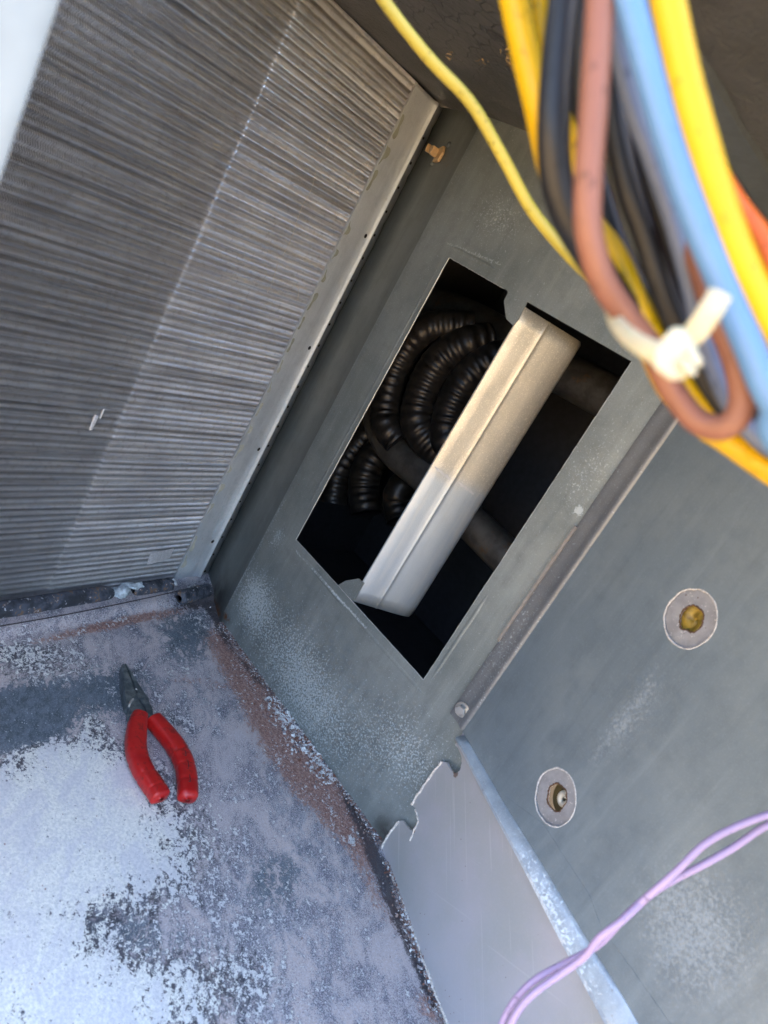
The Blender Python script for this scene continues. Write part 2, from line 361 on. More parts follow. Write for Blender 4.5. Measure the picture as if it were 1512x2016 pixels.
# ------------------------------------------------------------------ ceiling: foil faced insulation
M = Mat('foil_insulation', .25, .45)
wv = M.warp(.006, 60); cr = M.vor(85, 'DISTANCE_TO_EDGE', 'Distance', vec=wv); crk = M.rng(cr, .07, .0)
nb = M.noise(30, 4, .6); nf = M.noise(300, 3, .6)
zone = M.blob((-.36, .36, H), (.16, .16, .2)); crk = M.math('MULTIPLY', crk, M.math('ADD', M.math('MULTIPLY', zone, .9), .08))
crk = M.math('MULTIPLY', crk, M.rng(nb, .32, .52))
c = M.mix(M.rng(nb, .3, .7), (.085, .083, .076), (.125, .12, .11)); c = M.mix(M.math('MULTIPLY', crk, .9), c, (.012, .012, .013))
tear = M.rng(M.math('ADD', M.blob(on_floor(1040, 160, H), (.02, .05, .05)), M.noise(160, 4, .7)), 1.0, 1.15); c = M.mix(tear, c, (.32, .22, .11))
M.color(c); M.metal(M.rng(crk, 0, 1, .3, 0)); M.bump(M.math('ADD', M.math('MULTIPLY', nb, 3), M.math('SUBTRACT', nf, M.math('MULTIPLY', crk, 2.5))), .6, .0015)
n1_, n2_ = 120, 90
XX, YY = np.meshgrid(np.linspace(-.75, .62, n1_), np.linspace(.232, .66, n2_), indexing='ij')
ZZ = H + .0008 * np.sin(XX * 55 + 2 * np.sin(YY * 31)) * np.sin(YY * 47 + XX * 20)
V = np.stack([XX, YY, ZZ], -1).reshape(-1, 3)
ce = mesh('ceiling', V, grid_faces(n1_, n2_), M.m, smooth=True); tag(ce, kind='structure')
Vt, Ft = box_vf((-.05, .565, H + .21), (1.44, .67, .40)); sun_block = mesh('roof_sun_block', Vt, Ft, simple('sun_block_paint', (.45, .44, .40), 0, .6)); tag(sun_block, kind='structure')  # unseen; made extra tall to keep the sun off the wires
# torn scraps of the facing hanging from it
V, Fc = [], []
scr_c = []
for (qx, qy, n, sp) in ((1040, 150, 30, 26), (885, 108, 8, 7), (952, 122, 8, 9), (1062, 205, 22, 14), (1440, 330, 12, 18), (1480, 385, 8, 12), (1010, 110, 10, 16)):
    for _ in range(n):
        p = on_floor(qx + rng.normal(0, sp * .6), qy + rng.normal(0, sp * .7), H - .001); s_ = rng.uniform(.0008, .0026)
        d = rng.normal(0, 1, (3, 3)); d[:, 2] = -abs(d[:, 2]) * .6; q = [p + k * s_ for k in d]; k = len(V)
        V += [tuple(x) for x in q] + [tuple(q[0] + (0, 0, .0006))]; Fc += [(k, k + 1, k + 2), (k, k + 2, k + 3), (k + 1, k + 2, k + 3)]
o = mesh('torn_fibres', V, Fc, simple('tan_fibre', (.42, .31, .17), 0, .9)); tag(o, 'small tan scraps of insulation showing where the dark foil ceiling is torn', 'insulation', kind='stuff')
# channel hung under the ceiling
pr = [(-.2385, .0), (-.2385, -.002), (-.233, -.0065), (-.226, -.0085), (-.219, -.006), (-.2115, -.0035), (-.2105, .0)]
V = [(x, y, H + z + .001) for y in (.236, .535) for x, z in pr]; k = len(pr)
o = mesh('ceiling_channel', V, [(i, i + 1, k + i + 1, k + i) for i in range(k - 1)] + [tuple(range(k)), tuple(reversed(range(k, 2 * k)))], simple('channel_steel', (.10, .115, .125), .4, .45), smooth=False)
tag(o, 'dark steel channel running across the foil ceiling at top right', 'channel')

# ------------------------------------------------------------------ back panel with its opening
OX0, OX1, OZ0, OZ1 = -.4845, -.2735, .1450, .4608
bp = thing('back_panel', (-.37, .536, 0), 'grey green galvanised sheet metal wall with a tall rectangular opening cut in it', 'metal panel')
fr = lambda u, v, d: (u, .536 + d, v)
# one sheet bent at the left, built as an outline with a real hole and a real thickness
V, Fc = prism([(-.5255, -.001), (-.15, -.001), (-.15, H), (-.5255, H)], fr, 0, .0012, holes=[[(OX0, OZ0), (OX1, OZ0), (OX1, OZ1), (OX0, OZ1)]])
fixn(mesh('sheet', V, Fc, mat_back, bp))
V, Fc = prism([(.0, -.001), (.16, -.001), (.16, H), (.0, H)], lambda u, v, d: STRIP.at(u, v, d), 0, .0012)
fixn(mesh('bent_side', V, Fc, mat_strip, bp))
# softly rounded bend between them
a0 = math.radians(-90); V = []
for zz in (0, H):
    for k in range(7):
        t = k / 6; p = np.array([-.5255 + .004, .536]) * (1 - t) ** 2 + 2 * t * (1 - t) * np.array([-.5255, .536]) + t * t * (np.array([-.5255, .536]) + .004 * STRIP.t[:2])
        V.append((p[0] + .0003, p[1] - .0006, zz))
mesh('rounded_bend', V, [(k, k + 1, k + 8, k + 7) for k in range(6)], mat_back, bp, smooth=True)
for (p, q) in (((OX0, OZ0), (OX0, OZ1)), ((OX0, OZ0), (OX1, OZ0)), ((OX1, OZ0), (OX1, OZ1)), ((OX0, OZ1), (-.412, OZ1))):
    C = np.array([[p[0] + (q[0] - p[0]) * t, .5362, p[1] + (q[1] - p[1]) * t] for t in np.linspace(0, 1, 70)]); C = C + rng.normal(0, .00010, C.shape)
    V, Fc = sweep(C, .00045 * (1 + .3 * rng.uniform(-1, 1, 70)), ns=5); mesh('cut_edge', V, Fc, simple('raw_cut_edge', (.42, .44, .44), .5, .4, sc=600) if p == (OX0, OZ0) and q[1] > OZ0 else bpy.data.materials['raw_cut_edge'], bp)
# pressed beads round the opening
def bead(p0, p1, wd=.0022, hh=.0009, name='pressed_bead', n=14):
    p0, p1 = np.array(p0), np.array(p1); d = (p1 - p0); L_ = np.linalg.norm(d); t = d / L_; s_ = np.array([-t[1], t[0]])
    V = []; prof = [(-1, .0), (-.5, .7), (0, 1), (.5, .7), (1, 0)]
    for i in range(n):
        f = i / (n - 1); e = min(1, min(f, 1 - f) * 8)
        for a_, b_ in prof:
            q = p0 + d * f + s_ * a_ * wd * (.3 + .7 * e); V.append((q[0], .536 - .00005 - b_ * hh * e, q[1]))
    mesh(name, V, grid_faces(n, 5), mat_back, bp, smooth=True)
bead((OX0 + .004, OZ0 - .0075), (OX0 + .098, OZ0 - .0105)); bead((OX0 - .003, OZ1 + .009), (OX0 + .052, OZ1 + .0098)); bead((OX0 - .007, OZ0 + .01), (OX0 - .0065, OZ1 - .01), .0016, .0004)
bead((OX0 + .11, OZ0 - .010), (OX1 + .01, OZ0 - .0095), .002, .0004); bead((OX1 + .006, OZ0 + .005), (OX1 + .0065, OZ0 + .10), .002, .0005)
# tabs left standing in the opening
def tab(pts):
    V, Fc = prism([BACK.uv(*p) for p in pts], lambda u, v, d: (u, .5364 + d, v), 0, .0012); fixn(mesh('tab', V, Fc, mat_back, bp))
tab([(998, 560), (999, 577), (991, 592), (996, 628), (1010, 641), (1020, 628), (1038, 592), (1032, 580)])
tab([(656, 1158), (665, 1152), (680, 1143), (706, 1139), (716, 1148), (697, 1181), (690, 1186)])
# corrosion line along the raw bottom edge, dimples
for (qx, qy, r) in ((884, 285, .003), (852, 322, .0025)):
    p = STRIP.hit(qx, qy); V, Fc = sweep([p - STRIP.n * .0018, p - STRIP.n * .0012, p], [r * .3, r * .9, r], ns=12); mesh('rivet', V, Fc, mat_strip, bp, smooth=True)

# ------------------------------------------------------------------ baffle in the opening
ba = math.radians(55); bt = np.array([math.cos(ba), math.sin(ba)]); bnn = np.array([math.sin(ba), -math.cos(ba)])
baf = thing('metal_baffle', (-.385, .537, .15), 'bright folded metal strip standing upright in the dark opening, tan above and bluish below', 'baffle')
prof = [(0, 0), (.0012, .0008), (.010, .0008), (.019, .0006), (.0238, .0005), (.0250, .0008), (.0258, .0014), (.0266, .0008), (.0276, .0004), (.0300, .0005), (.044, .0004), (.0550, -.0002), (.0610, -.0018), (.0642, -.0048), (.0655, -.0085)]
V = []; zs = np.linspace(0, 1, 24)
for z in zs:
    for j, (u, nn) in enumerate(prof):
        zt = .4545 - (.003 if False else 0) ; zb = .1455
        e = u / .0655; top = zt + .0020 * (1 - e); bot = zb + .0065 * e - .001
        if e > .93: top -= (e - .93) * .05; bot += (e - .93) * .07
        p = np.array([-.3852, .5372]) + bt * u + bnn * nn; V.append((p[0], p[1], bot + (top - bot) * z))
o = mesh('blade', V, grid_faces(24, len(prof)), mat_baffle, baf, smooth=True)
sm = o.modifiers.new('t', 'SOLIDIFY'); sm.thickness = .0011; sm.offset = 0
# chalky smears across the blade
M = Mat('chalk_smear', 0, .8); n = M.noise(200, 4, .7); M.color(M.mix(M.rng(n, .3, .7), (.42, .43, .44), (.50, .51, .51)))
for (ua, ub, za, zb2, th) in ((.003, .0225, .2995, .2955, .0028), (.031, .0500, .2960, .2925, .0026)):
    V = []
    for i in range(12):
        f = i / 11; u = ua + (ub - ua) * f; z = za + (zb2 - za) * f + .0004 * math.sin(i * 1.7); h_ = th * (.75 + .25 * math.sin(i * 2.1 + ua * 900)) * min(1, 4 * min(f + .15, 1.15 - f))
        nn = .0008 + .00075
        p = np.array([-.3852, .5372]) + bt * u + bnn * nn
        V += [(p[0], p[1], z - h_ / 2), (p[0], p[1], z + h_ / 2)]
    mesh('chalk_mark', V, grid_faces(12, 2), M.m, baf)

# ------------------------------------------------------------------ cavity and its tubes
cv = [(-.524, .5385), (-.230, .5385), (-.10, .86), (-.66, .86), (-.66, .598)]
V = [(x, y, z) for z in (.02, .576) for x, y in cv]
o = mesh('cavity_walls', V, [(i, (i + 1) % 5, (i + 1) % 5 + 5, i + 5) for i in (1, 2, 3, 4)] + [(4, 3, 2, 1, 0), (5, 6, 7, 8, 9)], simple('dark_liner', (.05, .05, .056), .2, .6)); tag(o, kind='structure')  # liner in one even dark colour
M = Mat('dark_tube', .5, .38); n = M.noise(90, 4, .65); c = M.mix(M.rng(n, .35, .65), (.020, .018, .017), (.042, .037, .033)); c = M.mix(M.rng(M.noise(45, 4, .7), .62, .76), c, (.13, .07, .035)); M.color(c); M.bump(n, .2, .0006); mat_tube = M.m  # dark tube metal with rusty patches
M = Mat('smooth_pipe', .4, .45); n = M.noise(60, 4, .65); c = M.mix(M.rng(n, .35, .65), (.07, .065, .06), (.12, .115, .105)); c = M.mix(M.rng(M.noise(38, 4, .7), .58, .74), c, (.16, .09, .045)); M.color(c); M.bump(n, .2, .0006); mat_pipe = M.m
def tubeobj(name, pts, yy, r, ribbed, label, group):
    Pl = Plane((0, yy), 0); P = [Pl.hit(*p[:2]) + np.array([0, (p[2] if len(p) > 2 else 0), 0]) for p in pts]
    C = spline(P, 40 if ribbed else 10)
    s_ = np.concatenate([[0], np.cumsum(np.linalg.norm(np.diff(C, axis=0), axis=1))])
    n = max(40, int(s_[-1] / (.0010 if ribbed else .004))); si = np.linspace(0, s_[-1], n)
    C = np.stack([np.interp(si, s_, C[:, k]) for k in range(3)], 1)
    rr = r * np.ones(n)
    if ribbed: rr = r * (1 + .04 * np.sign(np.sin(si * 2 * math.pi / .0108)) * np.abs(np.sin(si * 2 * math.pi / .0108)) ** .6)
    t = thing(name, tuple(C[0]), label, 'tube', group)
    V, Fc = sweep(C, r * np.ones(n), ns=20)
    if ribbed:
        V = np.array(V).reshape(n, 20, 3); wv_ = rr / r - 1; ang = np.abs(np.cos(np.arange(20) * math.pi / 10 + .6)) ** .8
        V = (C[:, None] + (V - C[:, None]) * (1 + (wv_[:, None] - .05) * 1.0 * ang[None])[..., None]).reshape(-1, 3)
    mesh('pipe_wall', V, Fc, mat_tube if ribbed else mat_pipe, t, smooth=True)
TG = 'tubes inside the dark opening'
tubeobj('ribbed_tube', [(900, 628, .03), (868, 634, .012), (838, 648, 0), (806, 678, 0), (782, 715, 0), (766, 760, 0), (757, 810, 0), (762, 842, 0), (775, 866, .008)], .64, .0175, True, 'ribbed tube curving down the left side of the dark opening, nearest the wall edge', TG)
tubeobj('ribbed_tube', [(935, 655, .03), (910, 672, .01), (872, 705, 0), (843, 748, 0), (826, 795, 0), (824, 838, 0), (840, 875, .012), (862, 900, .03)], .65, .0200, True, 'middle ribbed tube of the three bending behind the bright baffle', TG)
tubeobj('ribbed_tube', [(990, 685, .03), (962, 705, .01), (929, 738, 0), (901, 778, 0), (884, 825, 0), (882, 870, 0), (900, 900, .02)], .66, .0195, True, 'ribbed tube half hidden behind the upper part of the bright baffle', TG)
tubeobj('ribbed_tube', [(715, 800, .03), (700, 850, .02), (680, 890, .01), (665, 935, 0), (655, 990, 0)], .68, .0180, True, 'lower ribbed tube at the left edge of the dark opening', TG)
tubeobj('ribbed_tube', [(760, 850, .03), (738, 885, .01), (722, 925, 0), (716, 965, 0), (722, 1012, 0)], .69, .0200, True, 'lower ribbed tube under the rusty smooth bend', TG)
tubeobj('ribbed_tube', [(800, 930, .03), (790, 960, 0), (782, 990, 0), (790, 1025, 0)], .70, .0185, True, 'short stretch of ribbed tube between smooth bend and baffle', TG)
tubeobj('smooth_pipe', [(744, 800), (752, 845), (780, 890), (822, 925), (880, 975), (940, 1040), (985, 1085), (1040, 1140)], .665, .0195, False, 'rusty smooth pipe crossing low behind the bright baffle', TG)
tubeobj('smooth_pipe', [(835, 600), (880, 612), (950, 645), (1040, 700), (1130, 745), (1210, 790), (1290, 850)], .71, .0230, False, 'smooth grey pipe crossing high behind the bright baffle', TG)

# ------------------------------------------------------------------ evaporator coil
coil = thing('finned_coil', tuple(COIL.at(.25, 0)), 'tall finned aluminium coil with fine wavy fins filling the left side', 'coil')
PITCH, RIP = .00178, .00635
U0, U1, Z0, Z1 = .0535, .545, .0035, H - .001
fu = np.arange(U0, U1, PITCH); SEAM = .2225
rows = int((Z1 - Z0) / RIP * 6); zz = np.linspace(Z0, Z1, rows)
deps = np.array([0, .0001, .0028, .009, .017])
nf_ = len(fu)
jit = rng.normal(0, .00012, nf_)
rnd_row = np.interp(zz, np.linspace(Z0, Z1, 60), rng.normal(0, .00016, 60))
Vx = np.zeros((nf_, rows, 5, 3))
tubep = .0254
nr_ = int((Z1 - Z0) / RIP) + 2; rip_amp = np.interp(zz, Z0 + RIP * np.arange(nr_), rng.uniform(.65, 1.35, nr_) * (1 + .25 * np.sin(np.arange(nr_) * math.pi / 2)))
nz1 = rng.normal(0, 1, (nf_, rows)); nz2 = rng.normal(0, 1, (nf_, rows))
for c_, dp in enumerate(deps):
    amp = [.00078, .00078, .00062, .00055, .00055][c_]
    ph = 2 * math.pi * zz / RIP
    rowmod = 1 - .38 * np.exp(-(((zz % tubep) - .0127) / .0038) ** 2)
    wav = amp * np.sin(ph) * rowmod * rip_amp
    for right in (0, 1):
        sel = (fu < SEAM) if right else (fu >= SEAM)
        U = fu[sel][:, None] + jit[sel][:, None] + wav[None, :] * (1.0 if right else 1.55)
        if right and c_ <= 1:
            # combed over front edges, more in some rows than in others
            lean = -.00120 - .0002 * np.exp(-(((zz % tubep) - .0127) / .005) ** 2)
            U = U + lean[None, :] + nz1[sel] * .00008
        if not right and c_ <= 1: U = U - (.00060 + .0005 * np.exp(-(fu[sel] - SEAM) / .03))[:, None] + (.0004 if c_ == 0 else 0)
        U = U + rnd_row[None, :] * (.6 if c_ <= 1 else .3)
        D = dp + (.0 if right else .0010) + (np.abs(nz2[sel]) * .00012 if c_ <= 1 else 0)
        P = COIL.o[None, None] + U[..., None] * COIL.t + (D if not np.isscalar(D) else np.full(U.shape, D))[..., None] * COIL.n
        P[..., 2] = zz[None, :]
        Vx[sel, :, c_] = P
idx = np.arange(nf_ * rows * 5).reshape(nf_, rows, 5)
Fq = np.stack([idx[:, :-1, :-1], idx[:, 1:, :-1], idx[:, 1:, 1:], idx[:, :-1, 1:]], -1).reshape(-1, 4)
me = bpy.data.meshes.new('fins'); Vf = Vx.reshape(-1, 3) - wloc(coil)
me.vertices.add(len(Vf)); me.vertices.foreach_set('co', Vf.ravel()); me.loops.add(Fq.size); me.loops.foreach_set('vertex_index', Fq.ravel().astype(np.int32))
me.polygons.add(len(Fq)); me.polygons.foreach_set('loop_start', np.arange(0, Fq.size, 4, dtype=np.int32)); me.polygons.foreach_set('loop_total', np.full(len(Fq), 4, np.int32))
me.update(); me.validate(); me.polygons.foreach_set('use_smooth', [False] * len(me.polygons))
M = Mat('aluminium_fin', .68, .34); n = M.noise(30, 4, .6); n2 = M.noise(200, 3, .6)
c = M.mix(M.rng(n, .3, .7), (.58, .59, .60), (.70, .71, .71)); c = M.mix(M.math('MULTIPLY', M.rng(n2, .5, .75), .4), c, (.33, .31, .28))
mp = M.N('ShaderNodeMapping'); M.L(M.tc, mp.inputs[0]); mp.inputs['Scale'].default_value = (.3, .3, 24); sr = M.noise(9, 3, .65, 0, vec=mp.outputs[0]); c = M.mix(M.math('MULTIPLY', M.rng(sr, .47, .62), .42), c, (.16, .15, .14)); M.color(c)
me.materials.append(M.m); mat_fin = M.m
o = bpy.data.objects.new('fins', me); COL.objects.link(o); o.parent = coil; o['kind'] = 'stuff'
# tubes through the fins
M = Mat('copper_tube', .6, .45); n = M.noise(80, 3); M.color(M.mix(M.rng(n, .3, .7), (.26, .16, .10), (.38, .25, .16))); mat_cu = M.m
tl = U1 - .045; Vt, Ft = sweep([(0, 0, 0) + COIL.t * 0, COIL.t * tl * .5, COIL.t * tl], .0046, ns=10)
met = bpy.data.meshes.new('tube'); met.from_pydata([tuple(v) for v in Vt], [], Ft); met.materials.append(mat_cu); met.polygons.foreach_set('use_smooth', [True] * len(met.polygons))
z = .0127
while z < H - .01:
    o = bpy.data.objects.new('tube', met); COL.objects.link(o); o.parent = coil; o.location = Vector(COIL.at(.045, z, .0115) - wloc(coil)); z += tubep
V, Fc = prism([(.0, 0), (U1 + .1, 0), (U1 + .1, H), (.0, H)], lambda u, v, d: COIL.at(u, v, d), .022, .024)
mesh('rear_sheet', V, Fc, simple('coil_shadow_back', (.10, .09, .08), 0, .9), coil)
# flattened fins and a scratch
def fin_patch(q, lift, bright, name):
    us = [COIL.uv(*p) for p in q]; n = 10; V = []
    for i in range(n):
        for j in range(8):
            a, b = i / (n - 1), j / 7
            p = (np.array(us[0]) * (1 - a) + np.array(us[1]) * a) * (1 - b) + (np.array(us[3]) * (1 - a) + np.array(us[2]) * a) * b
            V.append(COIL.at(p[0], p[1], -lift * (1 + .6 * math.sin(b * 22)) + .0012 * (a < .1)))
    mesh(name, V, grid_faces(n, 8), bright, coil, smooth=True)
bright = simple('polished_fin', (.78, .78, .78), .5, .35, sc=500)
fin_patch([(296, 1090), (342, 1078), (334, 1098), (290, 1112)], .0006, bright, 'flattened_fins')
fin_patch([(186, 816), (194, 818), (180, 846), (175, 846)], .0008, bright, 'flattened_fins')
fin_patch([(203, 804), (206, 805), (197, 824), (195, 823)], .0008, bright, 'flattened_fins')
# stray lint threads on the face
lint = simple('pale_lint', (.62, .58, .50), 0, .9, sc=800)
for L_ in ([(622, 330), (612, 372), (596, 402), (585, 430), (572, 470), (556, 502)], [(545, 520), (535, 555), (525, 575)], [(585, 560), (587, 575), (585, 590)], [(745, 215), (752, 200), (758, 185)], [(735, 300), (722, 325)],[(650,260),(640,290),(633,300)],[(700,330),(690,352)]):
    C = spline([COIL.hit(*p) - COIL.n * .0008 for p in L_], 6); V, Fc = sweep(C, .00028, ns=5); mesh('lint_thread', V, Fc, lint, coil)
# end plate: flat web, ridge, lip with scalloped outer edge
V = []; nz = 150; zz2 = np.linspace(-.001, H - .002, nz)
cross = [(.0565, .004), (.0563, -.0008), (.0300, -.0008), (.0200, -.0010), (.0182, -.0030), (.0165, -.0040), (.0148, -.0030), (.013, -.0010), (.0, .0010)]
for i, z in enumerate(zz2):
    t = (z % .0508) / .0508
    sc_ = .0014 * (1 - min(1, abs(t - .5) * 2) ** 8)
    for j, (u, d) in enumerate(cross):
        uu = u
        if j == len(cross) - 1: uu = u + .0030 - sc_ - .001
        if j == 0 or j == 1: uu = u + .0004 * math.sin(z * 900)
        V.append(COIL.at(uu, z, d))
ep = mesh('end_plate', V, grid_faces(nz, len(cross)), mat_endplate, coil); smooth_by_angle(ep, 50)
sm = ep.modifiers.new('t', 'SOLIDIFY'); sm.thickness = .0010; sm.offset = 0
hole = simple('hole_black', (.004, .004, .004), 0, 1, bump=0)  # flat black discs paint the dark inside the punched holes
z = .012
hm = None
def disc_mesh(r, name):
    V = [tuple(COIL.t * r * math.cos(a) + np.array([0, 0, r * math.sin(a)]) - COIL.n * .0002) for a in np.linspace(0, 2 * math.pi, 11)[:-1]]
    me = bpy.data.meshes.new(name); me.from_pydata(V + [tuple(-0.0 * COIL.n)], [], [(i, (i + 1) % 10, 10) for i in range(10)]); me.materials.append(hole); return me
h1, h2 = disc_mesh(.0017, 'hole_shade_disc'), disc_mesh(.0023, 'hole_shade_disc')
while z < H - .01:
    o = bpy.data.objects.new('hole_shade_disc', h1); COL.objects.link(o); o.parent = ep; o.location = Vector(COIL.at(.0095, z, -.0012) - wloc(coil)); z += .0254
for z in (.058, .185, .312, .439):
    o = bpy.data.objects.new('hole_shade_disc', h2); COL.objects.link(o); o.parent = ep; o.location = Vector(COIL.at(.0235, z, -.0020) - wloc(coil))
# blobs of flux / mineral along the fin edge of the plate
Mf = simple('pale_flux', (.50, .50, .42), .0, .6, sc=300)
z = .03
while z < H - .02:
    r = rng.uniform(.0035, .006); n = 14; V = [COIL.at(.054 + 0, z, -.0014)]
    ph = rng.uniform(0, 6)
    for k in range(n):
        a = -math.pi / 2 + math.pi * k / (n - 1); rr = r * 1.35 * (1 + .3 * math.sin(3 * a + ph)); V.append(COIL.at(.0555 - rr * math.cos(a) * .9, z + rr * math.sin(a) * 1.3, -.00138))
    mesh('flux_stain', V, [(0, k, k + 1) for k in range(1, n)], Mf if z < .3 else simple('olive_flux', (.34, .35, .28), .2, .5), coil) if rng.uniform() < .8 else None
    z += .0254

# ------------------------------------------------------------------ rail, mineral lump under the coil
def rail(name, pa, pb, r, mat, lab, parent=None):
    a = on_floor(*pa, .0085); b = on_floor(*pb, .0085); C = np.linspace(a, b, 30) + rng.normal(0, .00018, (30, 3)); C = spline(C, 2)
    n = len(C); e = np.minimum(np.arange(n), np.arange(n)[::-1]); rr = r * (1 - .5 * np.exp(-e / 1.5))
    V, Fc = sweep(C, rr, rr * .95, ns=14, fixed=True); o = mesh(name, V, Fc, mat, smooth=True); return o
M = Mat('crusty_rail', .1, .6); n = M.noise(70, 5, .65); nn = M.noise(260, 3, .6)
c = M.mix(M.rng(n, .38, .6), (.03, .034, .042), (.085, .10, .13)); c = M.mix(M.rng(M.math('ADD', n, M.math('MULTIPLY', nn, .7)), .90, 1.02), c, (.20, .12, .07)); c = M.mix(M.rng(nn, .62, .7), c, (.5, .52, .55)); M.color(c); M.bump(M.math('ADD', n, nn), .5, .0008)
RG = 'rounded rails under the coil'
tag(rail('base_rail', (-150, 1226), (221, 1166), .0088, M.m, ''), 'longest dark crusted rail under the coil, left of the white mineral lump', 'rail', RG)
tag(rail('base_rail', (262, 1162), (338, 1150), .0080, M.m, ''), 'short dark rail under the coil between white mineral lump and end plate', 'rail', RG)
tag(rail('base_rail', (352, 1178), (412, 1160), .0085, M.m, ''), 'rounded dark rail in the far floor corner below the end plate', 'rail', RG)
# narrow trough line in front of them
V, Fc = [], []
p = [on_floor(*q, .0062) for q in ((-150, 1258), (130, 1210), (300, 1175), (372, 1158))]; C = spline(p, 10) + rng.normal(0, .00008, (31, 3)) * (1, 1, 0)
V, Fc = sweep(C, .0008, .0005, ns=6, fixed=True); o = mesh('caulk_seam', V, Fc, simple('dark_caulk', (.07, .06, .06), 0, .8)); tag(o, 'thin dark seam on the floor running in front of the crusted rails', 'seam')
def lump(name, c, r, mat, seed, sq=(1, 1, 1), amp=.25, sub=3):
    bm = bmesh.new(); bmesh.ops.create_icosphere(bm, subdivisions=sub, radius=1); q = np.random.default_rng(seed); k = q.normal(0, 1, (8, 3)) * 2.2; ph = q.uniform(0, 6, 8)
    for v in bm.verts:
        d = np.array(v.co); s_ = 1 + amp * sum(math.sin(k[i] @ d * 1.6 + ph[i]) for i in range(8)) / 3; v.co = Vector(np.array(c) + d * s_ * r * np.array(sq))
    me = bpy.data.meshes.new(name); bm.to_mesh(me); bm.free(); me.materials.append(mat); me.polygons.foreach_set('use_smooth', [True] * len(me.polygons))
    o = bpy.data.objects.new(name, me); COL.objects.link(o); return o
chalk = simple('mineral_crust', (.50, .57, .60), 0, .85, var=.3, sc=260, bump=.6)
mc = on_floor(238, 1168, .008)
o = lump('mineral_deposit', mc, .0085, chalk, 3, (.8, 1, .9), .3); tag(o, 'pale lump of mineral crust in the gap between the dark rails under the coil', 'mineral deposit')
o = lump('mineral_deposit', on_floor(262, 1152, .014), .008, chalk, 5, (.7, 1.5, .35), .4); tag(o, 'white crust spread flat on top of the short dark rail', 'mineral deposit')
o = lump('mineral_deposit', on_floor(338, 1146, .012), .0048, simple('white_scab', (.75, .78, .8), 0, .8), 8, (.8, 1.2, .6), .5); tag(o, 'small white scab at the foot of the end plate beside the rust spot', 'mineral deposit')

# ------------------------------------------------------------------ right side: notched plate, side panel
FR = lambda u, v, d: RIGHT.at(u, v, d)
out = [(906, 1450), (896, 1466), (903, 1476), (908, 1488), (909, 1503), (905, 1517), (895, 1523), (885, 1513), (879, 1501), (870, 1499), (855, 1518), (842, 1536), (825, 1561), (810, 1583),
       (818, 1593), (822, 1605), (823, 1618), (817, 1632), (808, 1635), (800, 1626), (793, 1615), (786, 1616), (770, 1636), (754, 1661), (751, 1672)]
NP = Plane((-.2165, .5357), -22.24, -.003)
uvs = [NP.uv(*p) for p in out]
uvs += [(uvs[-1][0] + .006, -.001), (.72, -.001), (.72, .145), (uvs[0][0], .145)]
# small raggedness on the hand cut edge
ed = []
for i in range(len(uvs)):
    a, b = np.array(uvs[i]), np.array(uvs[(i + 1) % len(uvs)]); ed.append(tuple(a))
    L_ = np.linalg.norm(b - a)
    if i < 25 and L_ > .004:
        for k in range(1, int(L_ / .0016)): ed.append(tuple(a + (b - a) * k / int(L_ / .0016) + rng.normal(0, .00022, 2)))
np_ = thing('notched_plate', tuple(NP.at(.05, 0)), 'pale grey scratched plate with two notches cut in its upper left edge', 'metal plate')
V, Fc = prism(ed, lambda u, v, d: NP.at(u, v, d), 0, .0022)
M = Mat('scratched_plate', .25, .38)
def scr(ang, sc, lo, hi):
    v = M.rot(ang, (1, 1, 1)); mp = M.N('ShaderNodeMapping'); M.L(v, mp.inputs[0]); mp.inputs['Scale'].default_value = (4, 4, 260)
    return M.rng(M.noise(sc, 2, .5, 0, vec=mp.outputs[0]), lo, hi)
cl = M.noise(14, 4, .6); c = M.mix(M.rng(cl, .35, .65), (.42, .42, .41), (.47, .45, .47))
s1 = scr((math.radians(10), math.radians(35), 0), 2.2, .66, .70); s2 = scr((0, math.radians(-38), .3), 1.7, .68, .72)
fz = M.rng(M.noise(700, 2, .6), .45, .75)
c = M.mix(M.math('MULTIPLY', s1, .5), c, (.58, .57, .56)); c = M.mix(M.math('MULTIPLY', s2, .4), c, (.56, .55, .55)); c = M.mix(M.math('MULTIPLY', fz, .18), c, (.55, .55, .55))
pt = M.math('MULTIPLY', M.rng(M.vor(170), .09, .05), M.rng(M.noise(30, 2), .50, .60)); c = M.mix(M.math('MULTIPLY', pt, .8), c, (.14, .07, .05))
for q, r in (((897, 1522), .007), ((815, 1635), .004), ((908, 1462), .006)):
    g_ = M.rng(M.math('ADD', M.blob(NP.hit(*q), r), M.math('MULTIPLY', M.noise(330, 3, .7), 1.0)), .95, 1.15); c = M.mix(M.math('MULTIPLY', g_, .8), c, (.16, .09, .06))
M.color(c); M.rough(M.rng(cl, .3, .7, .34, .5)); M.bump(M.math('ADD', fz, s1), .08, .0003)
o = fixn(mesh('plate', V, Fc, M.m, np_))
# burr along the cut edge
edge_m = simple('burr_edge', (.62, .56, .50), 0, .8, var=.3, sc=500)
def burr(pts, r=.0009, name='cut_edge', mat=edge_m, par=np_, pl=NP, off=-.0004):
    C = spline([pl.hit(*p) + pl.n * off for p in pts], 5); C = C + rng.normal(0, .00022, C.shape); V, Fc = sweep(C, r * (1 + .3 * rng.uniform(-1, 1, len(C))), ns=6); mesh(name, V, Fc, mat, par)
burr([(870, 1500), (855, 1519), (842, 1537), (825, 1562), (811, 1584)]); burr([(786, 1617), (770, 1637), (755, 1662), (752, 1674), (758, 1692), (770, 1718)]); burr([(818, 1594), (822, 1606), (823, 1619), (816, 1634), (808, 1655)], .0007)
burr([(770, 1718), (790, 1770), (812, 1830), (838, 1900), (862, 1965), (880, 2012), (900, 2070)], .0010)
